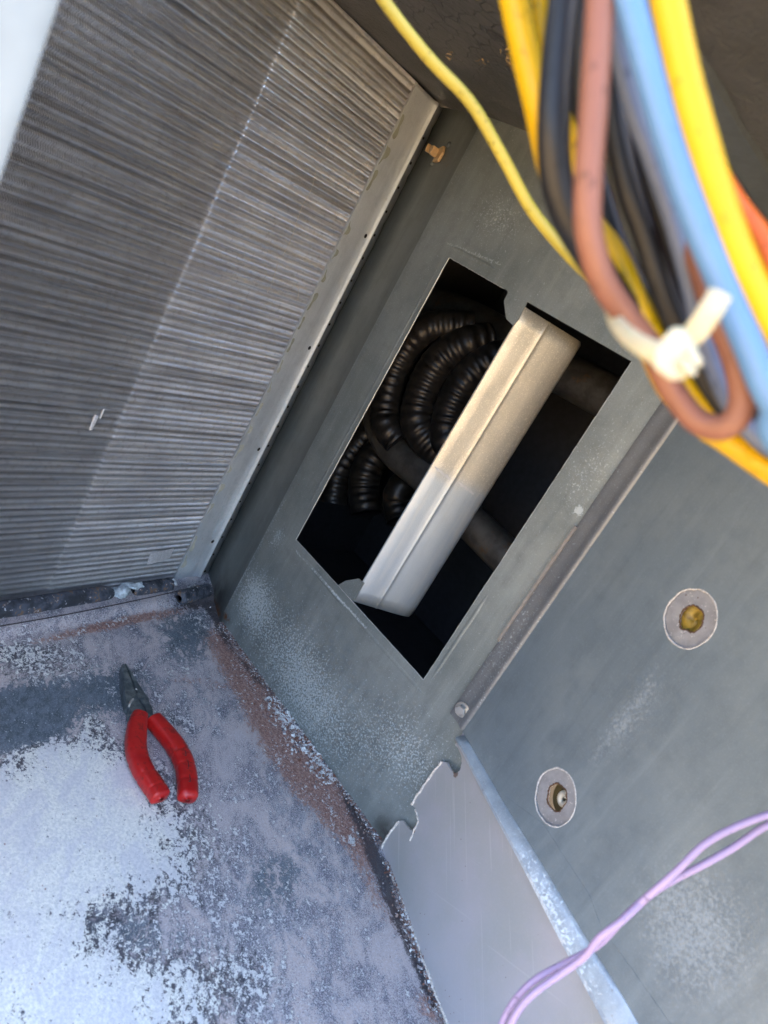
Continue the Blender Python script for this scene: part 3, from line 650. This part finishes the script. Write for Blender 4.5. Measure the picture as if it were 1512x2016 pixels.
# dark packing seen through the notches
V, Fc = prism([(.0, .0), (.03, .0), (.03, .14), (.006, .14), (-.002, .06)], FR, .0005, .003)

sp = thing('side_panel', tuple(RIGHT.at(.1, .14)), 'large blue grey sheet metal panel with two round washer holes, right of the opening', 'metal panel')
SP = Plane((-.2165, .5357), -22.24, -.0045)
c1 = SP.uv(1358, 1217); c2 = SP.uv(1093, 1569)
ul = SP.uv(925, 1445)[0]
V, Fc = prism([(.0005, .1440), (ul, .1415), (.72, .1415), (.72, H), (.0005, H)], lambda u, v, d: SP.at(u, v, d), 0, .0012, holes=[circle(c1, .0193, 56, .014, 1), circle(c2, .0190, 56, .012, 2)])
fixn(mesh('sheet', V, Fc, mat_side, sp))
# washers of bare board seen in the round cut-outs
M = Mat('washer_board', .15, .5); n = M.noise(90, 4, .6); n2 = M.noise(420, 3, .7); c = M.mix(M.rng(n, .35, .65), (.24, .24, .25), (.31, .31, .32)); c = M.mix(M.rng(n2, .6, .7), c, (.56, .54, .54)); c = M.mix(M.rng(M.vor(150), .10, .05), c, (.10, .05, .04)); M.color(c); M.bump(n2, .3, .0005); mat_w = M.m
rim = simple('torn_rim', (.46, .45, .44), 0, .85, var=.25, sc=700)
burnt = simple('burnt_edge', (.09, .05, .03), 0, .9, sc=600)
def ringpts(c, r, n, wob, seed, d):
    return np.array([SP.at(x, y, d) for x, y in circle(c, r, n, wob, seed)])
def closed_tube(P, r, ns=6):
    n = len(P); T = np.roll(P, -1, 0) - np.roll(P, 1, 0); T /= np.linalg.norm(T, axis=1)[:, None]; V = []
    for i in range(n):
        b = SP.n; a = np.cross(T[i], b); rr = r * (1 + .35 * rng.uniform(-1, 1))
        for k in range(ns):
            t = 2 * math.pi * k / ns; V.append(P[i] + (a * math.cos(t) + b * math.sin(t)) * rr)
    Fc = [(i * ns + k, i * ns + (k + 1) % ns, ((i + 1) % n) * ns + (k + 1) % ns, ((i + 1) % n) * ns + k) for i in range(n) for k in range(ns)]
    return V, Fc
for (c_, sd_, inner) in ((c1, 11, .0086), (c2, 21, .0090)):
    V, Fc = prism(circle(c_, .0215, 40), lambda u, v, d: SP.at(u, v, d), .0016, .0030, holes=[circle(c_, inner, 48, .05, sd_)])
    wsh = fixn(mesh('washer', V, Fc, mat_w, sp))
    V, Fc = closed_tube(ringpts(c_, .0192, 56, .014, 1 if c_ is c1 else 2, .0002), .00062); mesh('torn_rim', V, Fc, rim, wsh)
    V, Fc = closed_tube(ringpts(c_, inner + .0001, 50, .05, sd_, .0018), .00060); mesh('burnt_edge', V, Fc, burnt, wsh)
# what shows behind the holes
M = Mat('yellow_foam', 0, .5); n = M.noise(120, 3, .6, .8); M.color(M.mix(M.rng(n, .35, .65), (.13, .085, .010), (.28, .19, .025))); M.bump(n, .4, .001); foam = M.m
V = []
for i in range(9):
    for k in range(24):
        r = .0100 * i / 8; a = 2 * math.pi * k / 24; V.append(SP.at(c1[0] + r * math.cos(a), c1[1] + r * math.sin(a), .0045 + .0012 * math.cos(i * .5) + .0008 * math.sin(2 * a + i * .9)))
mesh('yellow_plug', V, grid_faces(9, 24, True), foam, sp, smooth=True)
V, Fc = prism(circle(c2, .012, 30), lambda u, v, d: SP.at(u, v, d), .010, .011); mesh('dark_backing', V, Fc, simple('olive_dark', (.07, .055, .02), 0, .7), sp)
C = np.array([SP.at(c2[0] + .0022 + .0042 * math.cos(t) * (1 - .05 * t), c2[1] + .001 + .0050 * math.sin(t) * (1 - .05 * t), .004 + .0006 * t) for t in np.linspace(1.0, 6.6, 30)])
V, Fc = sweep(C, .0021, ns=10); mesh('curled_liner', V, Fc, simple('grey_liner', (.42, .40, .34), .1, .5), sp, smooth=True)
# bottom edge: rolled bright lip that widens to the right
V = []; n = 60; us = np.linspace(ul - .0035, .70, n)
for i, u in enumerate(us):
    f = min(1, (u - us[0]) / .22); wd = .0030 + .011 * f ** 1.2
    prof = [(-.0018, .1375), (-.0042, .1362), (-.0062, .1372), (-.0070, .1392 + .1 * wd), (-.0052, .1392 + .45 * wd), (-.0026, .1392 + .8 * wd), (-.0006, .1392 + wd), (.0004, .1396 + wd)]
    for d, z in prof: V.append(SP.at(u, z + .0003 * math.sin(u * 60), d))
lip = mesh('bottom_lip', V, grid_faces(n, 8), mat_flange, sp); smooth_by_angle(lip, 32)
sm = lip.modifiers.new('t', 'SOLIDIFY'); sm.thickness = .0008; sm.offset = 0
# overlapping lower facet with its own edge
fa = [SP.uv(*p) for p in ((1070, 1622), (1120, 1700), (1161, 1762), (1186, 1830), (1250, 1915), (1330, 2030))]
V, Fc = prism([(fa[0][0] - .055, .1425)] + [(fa[0][0], fa[0][1])] + fa[1:] + [(.47, fa[-1][1] + .045), (.47, .1425)], lambda u, v, d: SP.at(u, v, d), -.0002, .0004)
fixn(mesh('folded_hem', V, Fc, mat_side, sp))
V = []
# vertical trim moulding between wall and panel
V = []; pts = [(-.2350, .5358), (-.2347, .5340), (-.2335, .5334), (-.2300, .5330), (-.2260, .5326), (-.2220, .5318), (-.2190, .5300), (-.2165, .5292), (-.2146, .5300), (-.2138, .5325)]
nz = 12; zl = np.linspace(.1440, H, nz)
for z in zl:
    for x, y in pts: V.append((x, y - .0005, z))
tr = thing('trim_moulding', (-.225, .53, .144), 'narrow upright rounded metal strip between the opening wall and the blue grey panel', 'trim')
k = len(pts); o = mesh('strip', V, grid_faces(nz, k) + [tuple(range(k))], mat_trim, tr); smooth_by_angle(o, 50)
za, zb = .2235, .3370
V, Fc = box_vf((-.2345, .5335, (za + zb) / 2), (.0024, .0040, zb - za)); mesh('exposed_gasket', V, Fc, simple('brown_gasket', (.22, .20, .18), 0, .7), tr)
hp = np.array([-.2262, .5318, .1560]); V, Fc = [], []
nrm = np.array([.12, -.99, 0]); nrm /= np.linalg.norm(nrm)
scw = thing('hex_screw', tuple(hp), 'small hex head screw at the lower end of the narrow trim strip', 'screw')
V, Fc = sweep([hp, hp + nrm * .0012, hp + nrm * .0013], [.0066, .0066, .0058], ns=24); mesh('flange', V, Fc, simple('screw_zinc', (.42, .42, .41), .8, .35), scw)
V, Fc = sweep([hp + nrm * .0013, hp + nrm * .0048, hp + nrm * .0056], [.0047, .0047, .0040], ns=6); mesh('hex_head', V, Fc, bpy.data.materials['screw_zinc'], scw)

# ------------------------------------------------------------------ plastic clip on the side strip
cp = STRIP.hit(866, 306); ct = thing('plastic_clip', tuple(cp), 'small tan plastic clip fixed high on the wall strip beside the coil plate', 'clip')
tan = simple('tan_plastic', (.46, .30, .14), 0, .4, sc=300)
CF = lambda u, v, d: cp + STRIP.t * u + np.array([0, 0, v]) + STRIP.n * d
V, Fc = prism([(-.0075, -.006), (.002, -.008), (.005, .004), (-.004, .0085), (-.0085, .003)], CF, -.0035, -.0004); bevel(fixn(mesh('base', V, Fc, tan, ct)), .0006)
V, Fc = prism([(-.001, -.004), (.005, -.003), (.0055, .004), (-.0005, .0045)], CF, -.0105, -.0032); bevel(fixn(mesh('latch', V, Fc, tan, ct)), .0007)
V, Fc = prism([(.0085, -.003), (.0100, -.003), (.0110, .0045), (.0095, .0045)], CF, -.012, -.0006); bevel(fixn(mesh('hook', V, Fc, tan, ct)), .0004)
V, Fc = prism([(.004, -.003), (.0100, -.0035), (.0100, -.0020), (.004, -.0015)], CF, -.006, -.0006); fixn(mesh('hook', V, Fc, tan, ct))

# ------------------------------------------------------------------ pliers
def pl(x, y, z=.010): return on_floor(200 + x / 6.3, 1280 + y / 6.3, z)
plr = thing('needle_nose_pliers', tuple(pl(520, 800, 0)), 'needle nose pliers with red rubber handles lying on the pan floor', 'pliers')
M = Mat('red_rubber', 0, .38); n = M.noise(60, 4, .6); n2 = M.noise(260, 4, .7); c = M.mix(M.rng(n, .35, .65), (.42, .008, .008), (.52, .016, .012)); c = M.mix(M.math('MULTIPLY', M.rng(M.math('ADD', n, n2), 1.02, 1.22), .6), c, (.10, .012, .012)); M.color(c); M.bump(n2, .15, .0004); red = M.m
jaw = Mat('gun_metal', .7, .36); n = jaw.noise(150, 4, .6); jaw.color(jaw.mix(jaw.rng(n, .35, .65), (.12, .15, .165), (.24, .28, .29))); jaw.bump(n, .15, .0003); jaw = jaw.m
jl = [(258, 165), (285, 162), (350, 300), (405, 450), (470, 610), (540, 725), (565, 850), (400, 815), (350, 800), (347, 715), (318, 690), (292, 580), (272, 400)]
jr = [(290, 162), (310, 172), (430, 370), (540, 540), (588, 600), (600, 680), (630, 705), (637, 780), (660, 850), (572, 862), (546, 725), (476, 608), (411, 448), (356, 298)]
ident = lambda u, v, d: (u, v, d)
for P, za, zb in ((jl, .0015, .0100), (jr, .0015, .0106)):
    V, Fc = prism([tuple(pl(*p)[:2]) for p in P], ident, za, zb); j = fixn(mesh('jaw', V, Fc, jaw, plr)); bevel(j, .0009, 2)
c = pl(478, 575, .0106); V, Fc = sweep([c, c + (0, 0, .0008), c + (0, 0, .0010)], [.0038, .0038, .0030], ns=20); mesh('pivot', V, Fc, jaw, plr)
V, Fc = sweep(spline([pl(388, 608, .0118), pl(360, 640, .0118), pl(342, 690, .0105), pl(345, 720, .006)], 5), .0011, ns=8); mesh('spring', V, Fc, simple('spring_steel', (.42, .40, .36), .5, .4), plr, smooth=True)
def handle(pts, wds, lab=None):
    P = [pl(x, y, z) for x, y, z in pts]; C = spline(P, 10); n = len(C); wd = np.interp(np.linspace(0, 1, n), np.linspace(0, 1, len(wds)), wds)
    sarr = np.linspace(0, 1, n)
    ends = np.minimum(1, np.sqrt(np.clip(np.minimum(sarr / .03, (1 - sarr) / .03), 0.05, 1)))
    groove = 1 - .10 * (np.exp(-((sarr - .52) / .008) ** 2) + np.exp(-((sarr - .68) / .008) ** 2) + np.exp(-((sarr - .86) / .008) ** 2))
    # rounded box section
    T = np.gradient(C, axis=0); T /= np.linalg.norm(T, axis=1)[:, None]; V = []; ns = 24
    for i in range(n):
        a_ = np.cross(T[i], (0, 0, 1)); a_ /= np.linalg.norm(a_); b_ = np.cross(a_, T[i])
        for k in range(ns):
            t = 2 * math.pi * k / ns; cx_, sx_ = math.cos(t), math.sin(t); q = (abs(cx_) ** 3.2 + abs(sx_) ** 3.2) ** (-1 / 3.2)
            V.append(C[i] + (a_ * cx_ * wd[i] * .5 + b_ * sx_ * .0068) * q * ends[i] * groove[i])
    Fc = grid_faces(n, ns, True) + [tuple(range(ns)), tuple(reversed(range((n - 1) * ns, n * ns)))]
    return mesh('handle_grip', V, Fc, red, plr, smooth=True)
hA = handle([(478, 790, .0090), (445, 920, .009), (425, 1080, .009), (430, 1250, .009), (485, 1430, .009), (575, 1590, .009), (670, 1725, .009), (745, 1850, .009)], [.0135, .0160, .0168, .0165, .0160, .0158, .0160, .0155])
hB = handle([(620, 840, .0095), (700, 930, .0095), (815, 1060, .0095), (915, 1190, .0095), (1000, 1340, .0095), (1045, 1490, .0095), (1065, 1650, .0095), (1070, 1870, .0090)], [.0135, .0150, .0155, .0160, .0160, .0158, .0160, .0155])
blk = simple('black_scuff', (.03, .02, .02), 0, .6)
for (a, b) in (((1068, 1360), (1080, 1470)), ((1088, 1530), (1102, 1630)), ((1030, 1240), (1050, 1310))):
    for (p, q) in ((a, b), ((b[0] - 22, b[1]), b)):
        A, B_ = pl(*p, .0160), pl(*q, .0160); V, Fc = sweep([A, (A + B_) / 2 + (0, 0, .0003), B_], .00035, ns=5); mesh('moulded_mark', V, Fc, blk, hB)

# ------------------------------------------------------------------ flakes along the wall foot
V, Fc, colr = [], [], []
pal = [(.72, .74, .74), (.60, .60, .60), (.34, .24, .20), (.22, .10, .07), (.12, .13, .16), (.78, .80, .80), (.40, .37, .38)]
def flake(p, s, c, tilt=.5):
    n_ = rng.integers(4, 7); a0 = rng.uniform(0, 6.28); k = len(V); nr = np.array([rng.normal(0, tilt), rng.normal(0, tilt), 1.0]); nr /= np.linalg.norm(nr)
    t1 = np.cross(nr, (math.cos(a0), math.sin(a0), 0)); t1 /= np.linalg.norm(t1); t2 = np.cross(nr, t1); asp = rng.uniform(.4, 1)
    for layer in (0, 1):
        for i in range(n_):
            a = 6.28 * i / n_; r = s * rng.uniform(.55, 1.1); q = p + t1 * math.cos(a) * r + t2 * math.sin(a) * r * asp - nr * layer * s * .28
            V.append(tuple(q)); colr.append((*c, 1))
    Fc.append(tuple(k + i for i in range(n_))); Fc.append(tuple(k + n_ + i for i in reversed(range(n_))))
    for i in range(n_): j = (i + 1) % n_; Fc.append((k + i, k + n_ + i, k + n_ + j, k + j))
def scatter(path, wid, n, smin, smax, wts, z=.0012, bias=1.0):
    path = [np.array(on_floor(*p)) for p in path]; segs = [np.linalg.norm(b - a) for a, b in zip(path, path[1:])]; tot = sum(segs)
    for _ in range(n):
        t = rng.uniform(0, tot); i = 0
        while t > segs[i]: t -= segs[i]; i += 1
        p = path[i] + (path[i + 1] - path[i]) * t / segs[i]; off = abs(rng.normal(0, 1)) ** bias * wid
        d = path[i + 1] - path[i]; d /= np.linalg.norm(d); sd_ = np.array([d[1], -d[0], 0])
        q = p + sd_ * off; q[2] = z * (rng.uniform(.2, 1.6)) + .0018 * math.exp(-off / .006)
        flake(q, rng.uniform(smin, smax) ** 1, pal[rng.choice(len(pal), p=wts)])
W1 = np.array([3, 2.5, 3.5, 3, 2, 3, 2.5]); W1 /= W1.sum()
W2 = np.array([.6, .6, 3, 3.2, 3, .4, 1.2]); W2 /= W2.sum()
scatter([(436, 1228), (520, 1338), (600, 1446), (700, 1588), (752, 1662)], .0035, 3000, .0005, .0014, W2)
scatter([(545, 1372), (600, 1446), (665, 1540)], .012, 900, .0007, .0024, W1, bias=.9)
scatter([(560, 1400), (610, 1470), (660, 1540)], .006, 420, .0012, .0036, W1)
scatter([(440, 1235), (540, 1365)], .010, 300, .0004, .0011, W1)
scatter([(640, 1505), (745, 1652)], .02, 200, .0004, .0010, W1)
scatter([(762, 1700), (800, 1800), (846, 1920), (882, 2016), (900, 2070)], .0035, 1100, .0004, .0014, W2)
scatter([(795, 1790), (846, 1920), (870, 1990)], .005, 260, .0005, .0022, W1)
M = Mat('loose_flakes', 0, .8); nd = M.N('ShaderNodeAttribute'); nd.attribute_name = 'mask'; n = M.noise(700, 2); M.color(M.mix(M.math('MULTIPLY', M.rng(n, .4, .7), .35), nd.outputs['Color'], (.12, .09, .08)))
o = mesh('loose_flakes', V, Fc, M.m, attr=colr); tag(o, 'crumbled white and brown flakes heaped along the foot of the walls', 'debris', kind='stuff')
V, Fc, colr = [], [], []
for _ in range(420):
    p = on_floor(rng.uniform(0, 720), rng.uniform(1230, 2010)); 
    if p[1] > .53 or p @ np.array([*CN, 0]) > .43: continue
    p[2] = .0005; flake(p, abs(rng.normal(0, .00035)) + .0003, pal[rng.choice([0, 5, 1, 4, 2])], .2)
for (x, y, s_) in ((58, 1261, .0026), (302, 1296, .0013), (252, 1288, .001), (413, 1197, .0013), (423, 1248, .0013), (440, 1257, .001), (317, 1303, .0008)): p = on_floor(x, y); p[2] = .0015; flake(p, s_, (.80, .82, .82))
for (x, y, s_) in ((268.5, 1356.5, .0012), (272, 1365, .0007)): flake(on_floor(x, y, .0112), s_, (.82, .84, .84), .1)
o = mesh('floor_crumbs', V, Fc, M.m, attr=colr); tag(o, 'fine crumbs of scale scattered over the stained floor', 'debris', kind='stuff')

# ------------------------------------------------------------------ wires
def rubber(name, c, rough=.36, dirt=.2):
    M = Mat(name, 0, rough, .3); n = M.noise(35, 3, .6); n2 = M.noise(250, 4, .7)
    k = M.mix(M.rng(n, .35, .65), tuple(x * .92 for x in c), c); k = M.mix(M.math('MULTIPLY', M.rng(n2, .58, .70), dirt * 4), k, tuple(x * .35 for x in c)); M.color(k); M.bump(n2, .08, .0005); return M.m
yel = rubber('yellow_wire', (.43, .275, .001)); pale = rubber('pale_yellow_wire', (.46, .37, .06)); blkw = rubber('black_wire', (.009, .010, .013), .40); brn = rubber('brown_wire', (.17, .075, .052), .45)
blu = rubber('blue_wire', (.08, .18, .36), .36, .05); slt = rubber('slate_wire', (.085, .11, .175), .4); org = rubber('orange_wire', (.55, .10, .012)); pur = rubber('purple_wire', (.33, .26, .43), .42)
whi = rubber('grey_white_wire', (.45, .47, .48), .4); redw = rubber('red_wire', (.26, .035, .03), .4)
def hash_(t): return sum(ord(c) for c in t)
def wire(pts, wpx, mat, label, group='wires in the blurred bundle', name='wire', n=12):
    """pts: (px, py, distance along the view), wpx its width in the photograph"""
    P = [at_dist(x, y, d) for x, y, d in pts]
    if pts[0][1] < -300:                     # above the frame the harness runs back over the edge of the top
        p = P[0]; P = [np.array([p[0] + .01, .30, .640 + .3 * (p[0] + .13)]), np.array([p[0] + .004, .20, .635])] + P
    if pts[-1][0] > 1530:                    # beyond the right edge it droops on to the side panel
        e = P[-1]; k = (hash_(label) % 7) * .006; P = P + [np.array([.06 + k, e[1] + .05, e[2] - .005]), np.array([.16 + k, .37, .42 + k])]
    if 'lilac' in label:
        e = P[-1]; f = P[0]; P = [np.array([.34, .285, f[2] + .02]), np.array([.20, .30, f[2] + .01])] + P + [np.array([e[0] - .02, e[1] - .005, .06]), np.array([e[0] - .06, e[1] - .02, .004]), np.array([e[0] - .05, e[1] - .12, .003])]
    C = spline(P, n); dm = np.mean([d for _, _, d in pts]); r = wpx / 2 / F * dm
    V, Fc = sweep(C, r, ns=18); o = mesh(name, V, Fc, mat, smooth=True); return tag(o, label, 'wire', group)
D = .165
wire([(560, -330, .30), (650, -160, .30), (755, 0, .30), (845, 115, .30), (925, 200, .30), (985, 300, .30), (1045, 410, .30), (1110, 490, .29), (1165, 545, .27), (1222, 600, .24), (1275, 680, .21), (1322, 765, .205), (1375, 830, .20), (1440, 880, .20), (1560, 960, .22)], 28, pale, 'thin pale yellow wire looping down left of the bundle over the back wall')
wire([(930, -400, .19), (985, -120, .19), (1012, 0, .19), (1036, 110, .19), (1060, 210, .19), (1085, 330, .20), (1120, 430, .205), (1175, 520, .205), (1232, 610, .20), (1284, 690, .20), (1322, 765, .20), (1385, 832, .195), (1440, 870, .198), (1600, 980, .20)], 56, yel, 'leftmost thick yellow wire of the bundle, tapering behind the black wire')
wire([(1040, -400, .200), (1058, -100, .200), (1068, 60, .200), (1090, 160, .200), (1122, 260, .195), (1130, 340, .195), (1165, 430, .190), (1215, 500, .188), (1260, 600, .185), (1310, 700, .182), (1370, 790, .182), (1400, 818, .184), (1425, 800, .19), (1400, 745, .195), (1340, 640, .20)], 38, yel, 'yellow wire ending in a small bend inside the brown loop')
wire([(1150, -420, .165), (1128, -100, .165), (1112, 0, .165), (1098, 120, .165), (1090, 250, .165), (1095, 350, .168), (1118, 430, .172), (1165, 510, .178), (1225, 600, .185), (1290, 690, .186), (1380, 760, .186), (1520, 850, .186), (1640, 930, .19)], 62, blkw, 'leftmost black wire curving behind the brown wire')
wire([(1165, -420, .19), (1155, -50, .19), (1148, 120, .192), (1150, 250, .195), (1215, 480, .195), (1290, 620, .195), (1360, 720, .195), (1430, 800, .195), (1520, 880, .195), (1660, 980, .2)], 46, blkw, 'black wire hidden mostly behind the thick brown wire')
wire([(1195, -420, .150), (1184, -80, .150), (1178, 60, .150), (1168, 220, .150), (1158, 360, .151), (1160, 460, .153), (1186, 550, .157), (1232, 620, .162), (1284, 690, .166), (1322, 765, .168), (1375, 830, .166), (1432, 838, .162), (1462, 790, .160), (1447, 700, .160), (1408, 610, .163), (1370, 495, .168), (1325, 385, .174), (1290, 300, .178), (1262, 190, .18), (1225, 0, .185), (1205, -420, .19)], 52, brn, 'brown wire looping round below the zip tie and back up')
wire([(1205, -420, .17), (1200, 0, .17), (1203, 150, .172), (1212, 250, .173), (1238, 375, .174), (1272, 470, .176), (1318, 605, .178), (1365, 700, .18), (1410, 775, .18), (1480, 840, .18), (1640, 900, .18)], 50, blkw, 'charcoal wire in the middle of the bundle beside the brown wire')
wire([(1218, -420, .165), (1214, -60, .165), (1218, 84, .165), (1246, 211, .165), (1282, 310, .166), (1320, 422, .168), (1352, 535, .17), (1376, 640, .172), (1402, 720, .175), (1440, 800, .176), (1500, 870, .176), (1640, 960, .18)], 36, slt, 'slate blue wire between charcoal and light blue wires')
wire([(1240, -420, .178), (1236, -40, .178), (1236, 150, .178), (1256, 281, .178), (1294, 422, .180), (1334, 539, .182), (1362, 640, .184), (1400, 740, .186), (1480, 830, .19), (1640, 920, .19)], 50, blkw, 'black wire deep in the bundle behind the slate blue wire')
wire([(1285, -420, .175), (1262, -40, .175), (1262, 110, .174), (1285, 230, .174), (1312, 330, .176), (1350, 430, .178), (1400, 560, .18), (1450, 700, .182), (1540, 850, .185)], 22, redw, 'thin red wire glimpsed along the left side of the light blue wire')
wire([(1180, -420, .148), (1222, -80, .148), (1246, 20, .148), (1278, 140, .148), (1322, 290, .148), (1374, 440, .148), (1424, 560, .149), (1474, 680, .15), (1522, 790, .152), (1640, 960, .155)], 60, blu, 'thick light blue wire in the bundle')
wire([(1240, -420, .146), (1298, -80, .146), (1318, 20, .146), (1346, 150, .146), (1378, 270, .146), (1420, 410, .147), (1472, 545, .148), (1545, 680, .15), (1650, 820, .155)], 66, yel, 'thickest bright yellow wire on the right of the bundle')
wire([(1330, 150, .21), (1385, 300, .205), (1440, 400, .20), (1490, 468, .195), (1540, 560, .19), (1640, 680, .19)], 56, org, 'orange wire peeking out behind the thick yellow wire at the right edge')
wire([(1335, 700, .20), (1390, 790, .20), (1438, 868, .20), (1500, 912, .20), (1580, 950, .20), (1680, 990, .2)], 44, yel, 'dirty yellow wire leaving the brown loop towards the right edge')
wire([(1400, 640, .21), (1445, 715, .21), (1478, 752, .21), (1530, 800, .21), (1640, 880, .21)], 20, pale, 'short pale yellow wire between brown loop and light blue wire')
# lilac thermostat pair in front of the side panel
PG = 'pair of lilac wires'
wire([(1700, 1560, .33), (1600, 1580, .33), (1512, 1604, .33), (1440, 1632, .33), (1385, 1664, .33), (1335, 1712, .33), (1290, 1752, .332), (1235, 1800, .336), (1180, 1858, .342), (1120, 1893, .345), (1060, 1925, .345), (1020, 1962, .345), (990, 2012, .345), (965, 2090, .345), (950, 2180, .345)], 14.5, pur, 'lilac wire of the pair that bows higher before the crossing', PG)
wire([(1700, 1580, .335), (1600, 1590, .335), (1512, 1624, .335), (1445, 1668, .335), (1385, 1702, .335), (1325, 1733, .337), (1280, 1762, .335), (1225, 1812, .332), (1180, 1846, .334), (1150, 1884, .338), (1105, 1917, .34), (1058, 1950, .34), (1026, 1982, .34), (1004, 2022, .34), (985, 2090, .34), (970, 2180, .34)], 14.5, pur, 'lilac wire of the pair that runs lower before the crossing', PG)

V, Fc = [], []
for (x0, y0, x1, y1) in ((1472, 774, 1482, 764), (1489, 795, 1494, 772), (1485, 787, 1492, 790), (1497, 800, 1507, 791)):
    add(V, Fc, *sweep([at_dist(x0, y0, .21), at_dist((x0 + x1) / 2, (y0 + y1) / 2, .209), at_dist(x1, y1, .21)], [.0001, .00026, .0001], ns=6))
o = mesh('chaff', V, Fc, simple('dry_straw', (.45, .36, .20), 0, .8)); tag(o, 'bits of dry chaff caught on the dark wires at the right edge', 'debris', kind='stuff')
# zip tie
zt = thing('zip_tie', tuple(at_dist(1335, 690, .14)), 'cream nylon zip tie with stubby tail cinching the wire bundle', 'zip tie')
nyl = simple('cream_nylon', (.36, .345, .24), 0, .42, var=.08, sc=200); nyl.node_tree.nodes['Principled BSDF'].inputs['Subsurface Weight'].default_value = .15; nyl.node_tree.nodes['Principled BSDF'].inputs['Subsurface Scale'].default_value = .003
vd = ray(1330, 690); vd /= np.linalg.norm(vd)
C = spline([at_dist(1230, 560, .20), at_dist(1204, 592, .175), at_dist(1212, 632, .16), at_dist(1245, 668, .148), at_dist(1290, 694, .142), at_dist(1330, 705, .140)], 10)
V, Fc = sweep(C, np.linspace(.0011, .0024, len(C)), np.linspace(.0006, .0006, len(C)), ns=12, up=tuple(vd), fixed=True); mesh('strap', V, Fc, nyl, zt, smooth=True)
C = spline([at_dist(1340, 680, .138), at_dist(1372, 650, .135), at_dist(1398, 612, .133), at_dist(1418, 578, .133)], 8)
V, Fc = sweep(C, .0021, .0009, ns=12, up=tuple(vd), fixed=True); mesh('tail', V, Fc, nyl, zt, smooth=False)
def qprism(pts, d0, d1, name):
    n = len(pts); V = [at_dist(x, y, d0) for x, y in pts] + [at_dist(x, y, d1) for x, y in pts]
    Fc = [tuple(range(n)), tuple(reversed(range(n, 2 * n)))] + [(i, (i + 1) % n, (i + 1) % n + n, i + n) for i in range(n)]
    bevel(fixn(mesh(name, V, Fc, nyl, zt)), .0008, 3)
qprism([(1284, 688), (1326, 642), (1352, 648), (1376, 690), (1368, 716), (1348, 748), (1318, 748), (1286, 724)], .134, .141, 'head')
qprism([(1350, 690), (1366, 684), (1384, 706), (1382, 724), (1368, 722), (1352, 704)], .133, .138, 'prong')
qprism([(1340, 706), (1352, 704), (1374, 732), (1368, 742), (1352, 736), (1340, 722)], .1325, .137, 'prong')

# ------------------------------------------------------------------ post at the left of the access opening, very near
V = []
pc = at_dist(135, 0, .150); q = at_dist(-10, 440, .150)
pw, zb_, zt_ = .05, -.5, H + .04
a = np.array([pc[0], pc[1]]); tt = np.array([-.94, -.335]); tt /= np.linalg.norm(tt); nn_ = np.array([tt[1], -tt[0]])
prof = [(.002, .016), (.0, .004), (.0012, .0010), (.004, 0), (.016, 0), (.019, .0022), (.024, .0022), (.027, 0), (.05, 0), (.05, .016)]
ax = a / np.linalg.norm(a); tt = np.array([ax[1], -ax[0]]); tt = tt if tt @ np.array([-.3, -1]) > 0 else -tt
V = [(*(a + tt * (u + d * .35) + ax * d), z) for z in (zb_, zt_) for u, d in prof]; k = len(prof)
o = mesh('door_post', V, [(i, (i + 1) % k, (i + 1) % k + k, i + k) for i in range(k)] + [tuple(range(k)), tuple(reversed(range(k, 2 * k)))], simple('pale_post', (.15, .20, .25), .1, .45, sc=40))
fixn(o); smooth_by_angle(o, 40); tag(o, 'pale bluish upright cabinet post, blurred in the top left corner', 'post')
V, Fc = box_vf((.01, .885, .28), (1.40, .03, .66))
o = mesh('cabinet_wall', V, Fc, simple('cabinet_paint', (.4, .4, .37), 0, .6)); tag(o, kind='structure')
V, Fc = box_vf((-.52, .040, .27), (.56, .020, .62)); o = mesh('front_sky_block', V, Fc, bpy.data.materials['cabinet_paint']); tag(o, kind='structure')  # unseen panel, added to hold back sky light from the left
# cabinet outer side behind the coil so that daylight comes only through the access side
V, Fc = [], []
A = COIL.at(-.05, 0, .05); Bq = COIL.at(U1 + .02, 0, .05)
V = [(*A[:2], -.5), (*Bq[:2], -.5), (*Bq[:2], H + .04), (*A[:2], H + .04)]
o = mesh('cabinet_side', V, [(0, 1, 2, 3)], simple('cabinet_paint', (.4, .4, .37), 0, .6)); tag(o, kind='structure')
V, Fc = box_vf((-.10, .36, -.27), (1.20, .56, .50)); o = mesh('cabinet_base', V, Fc, bpy.data.materials['cabinet_paint']); tag(o, kind='structure')
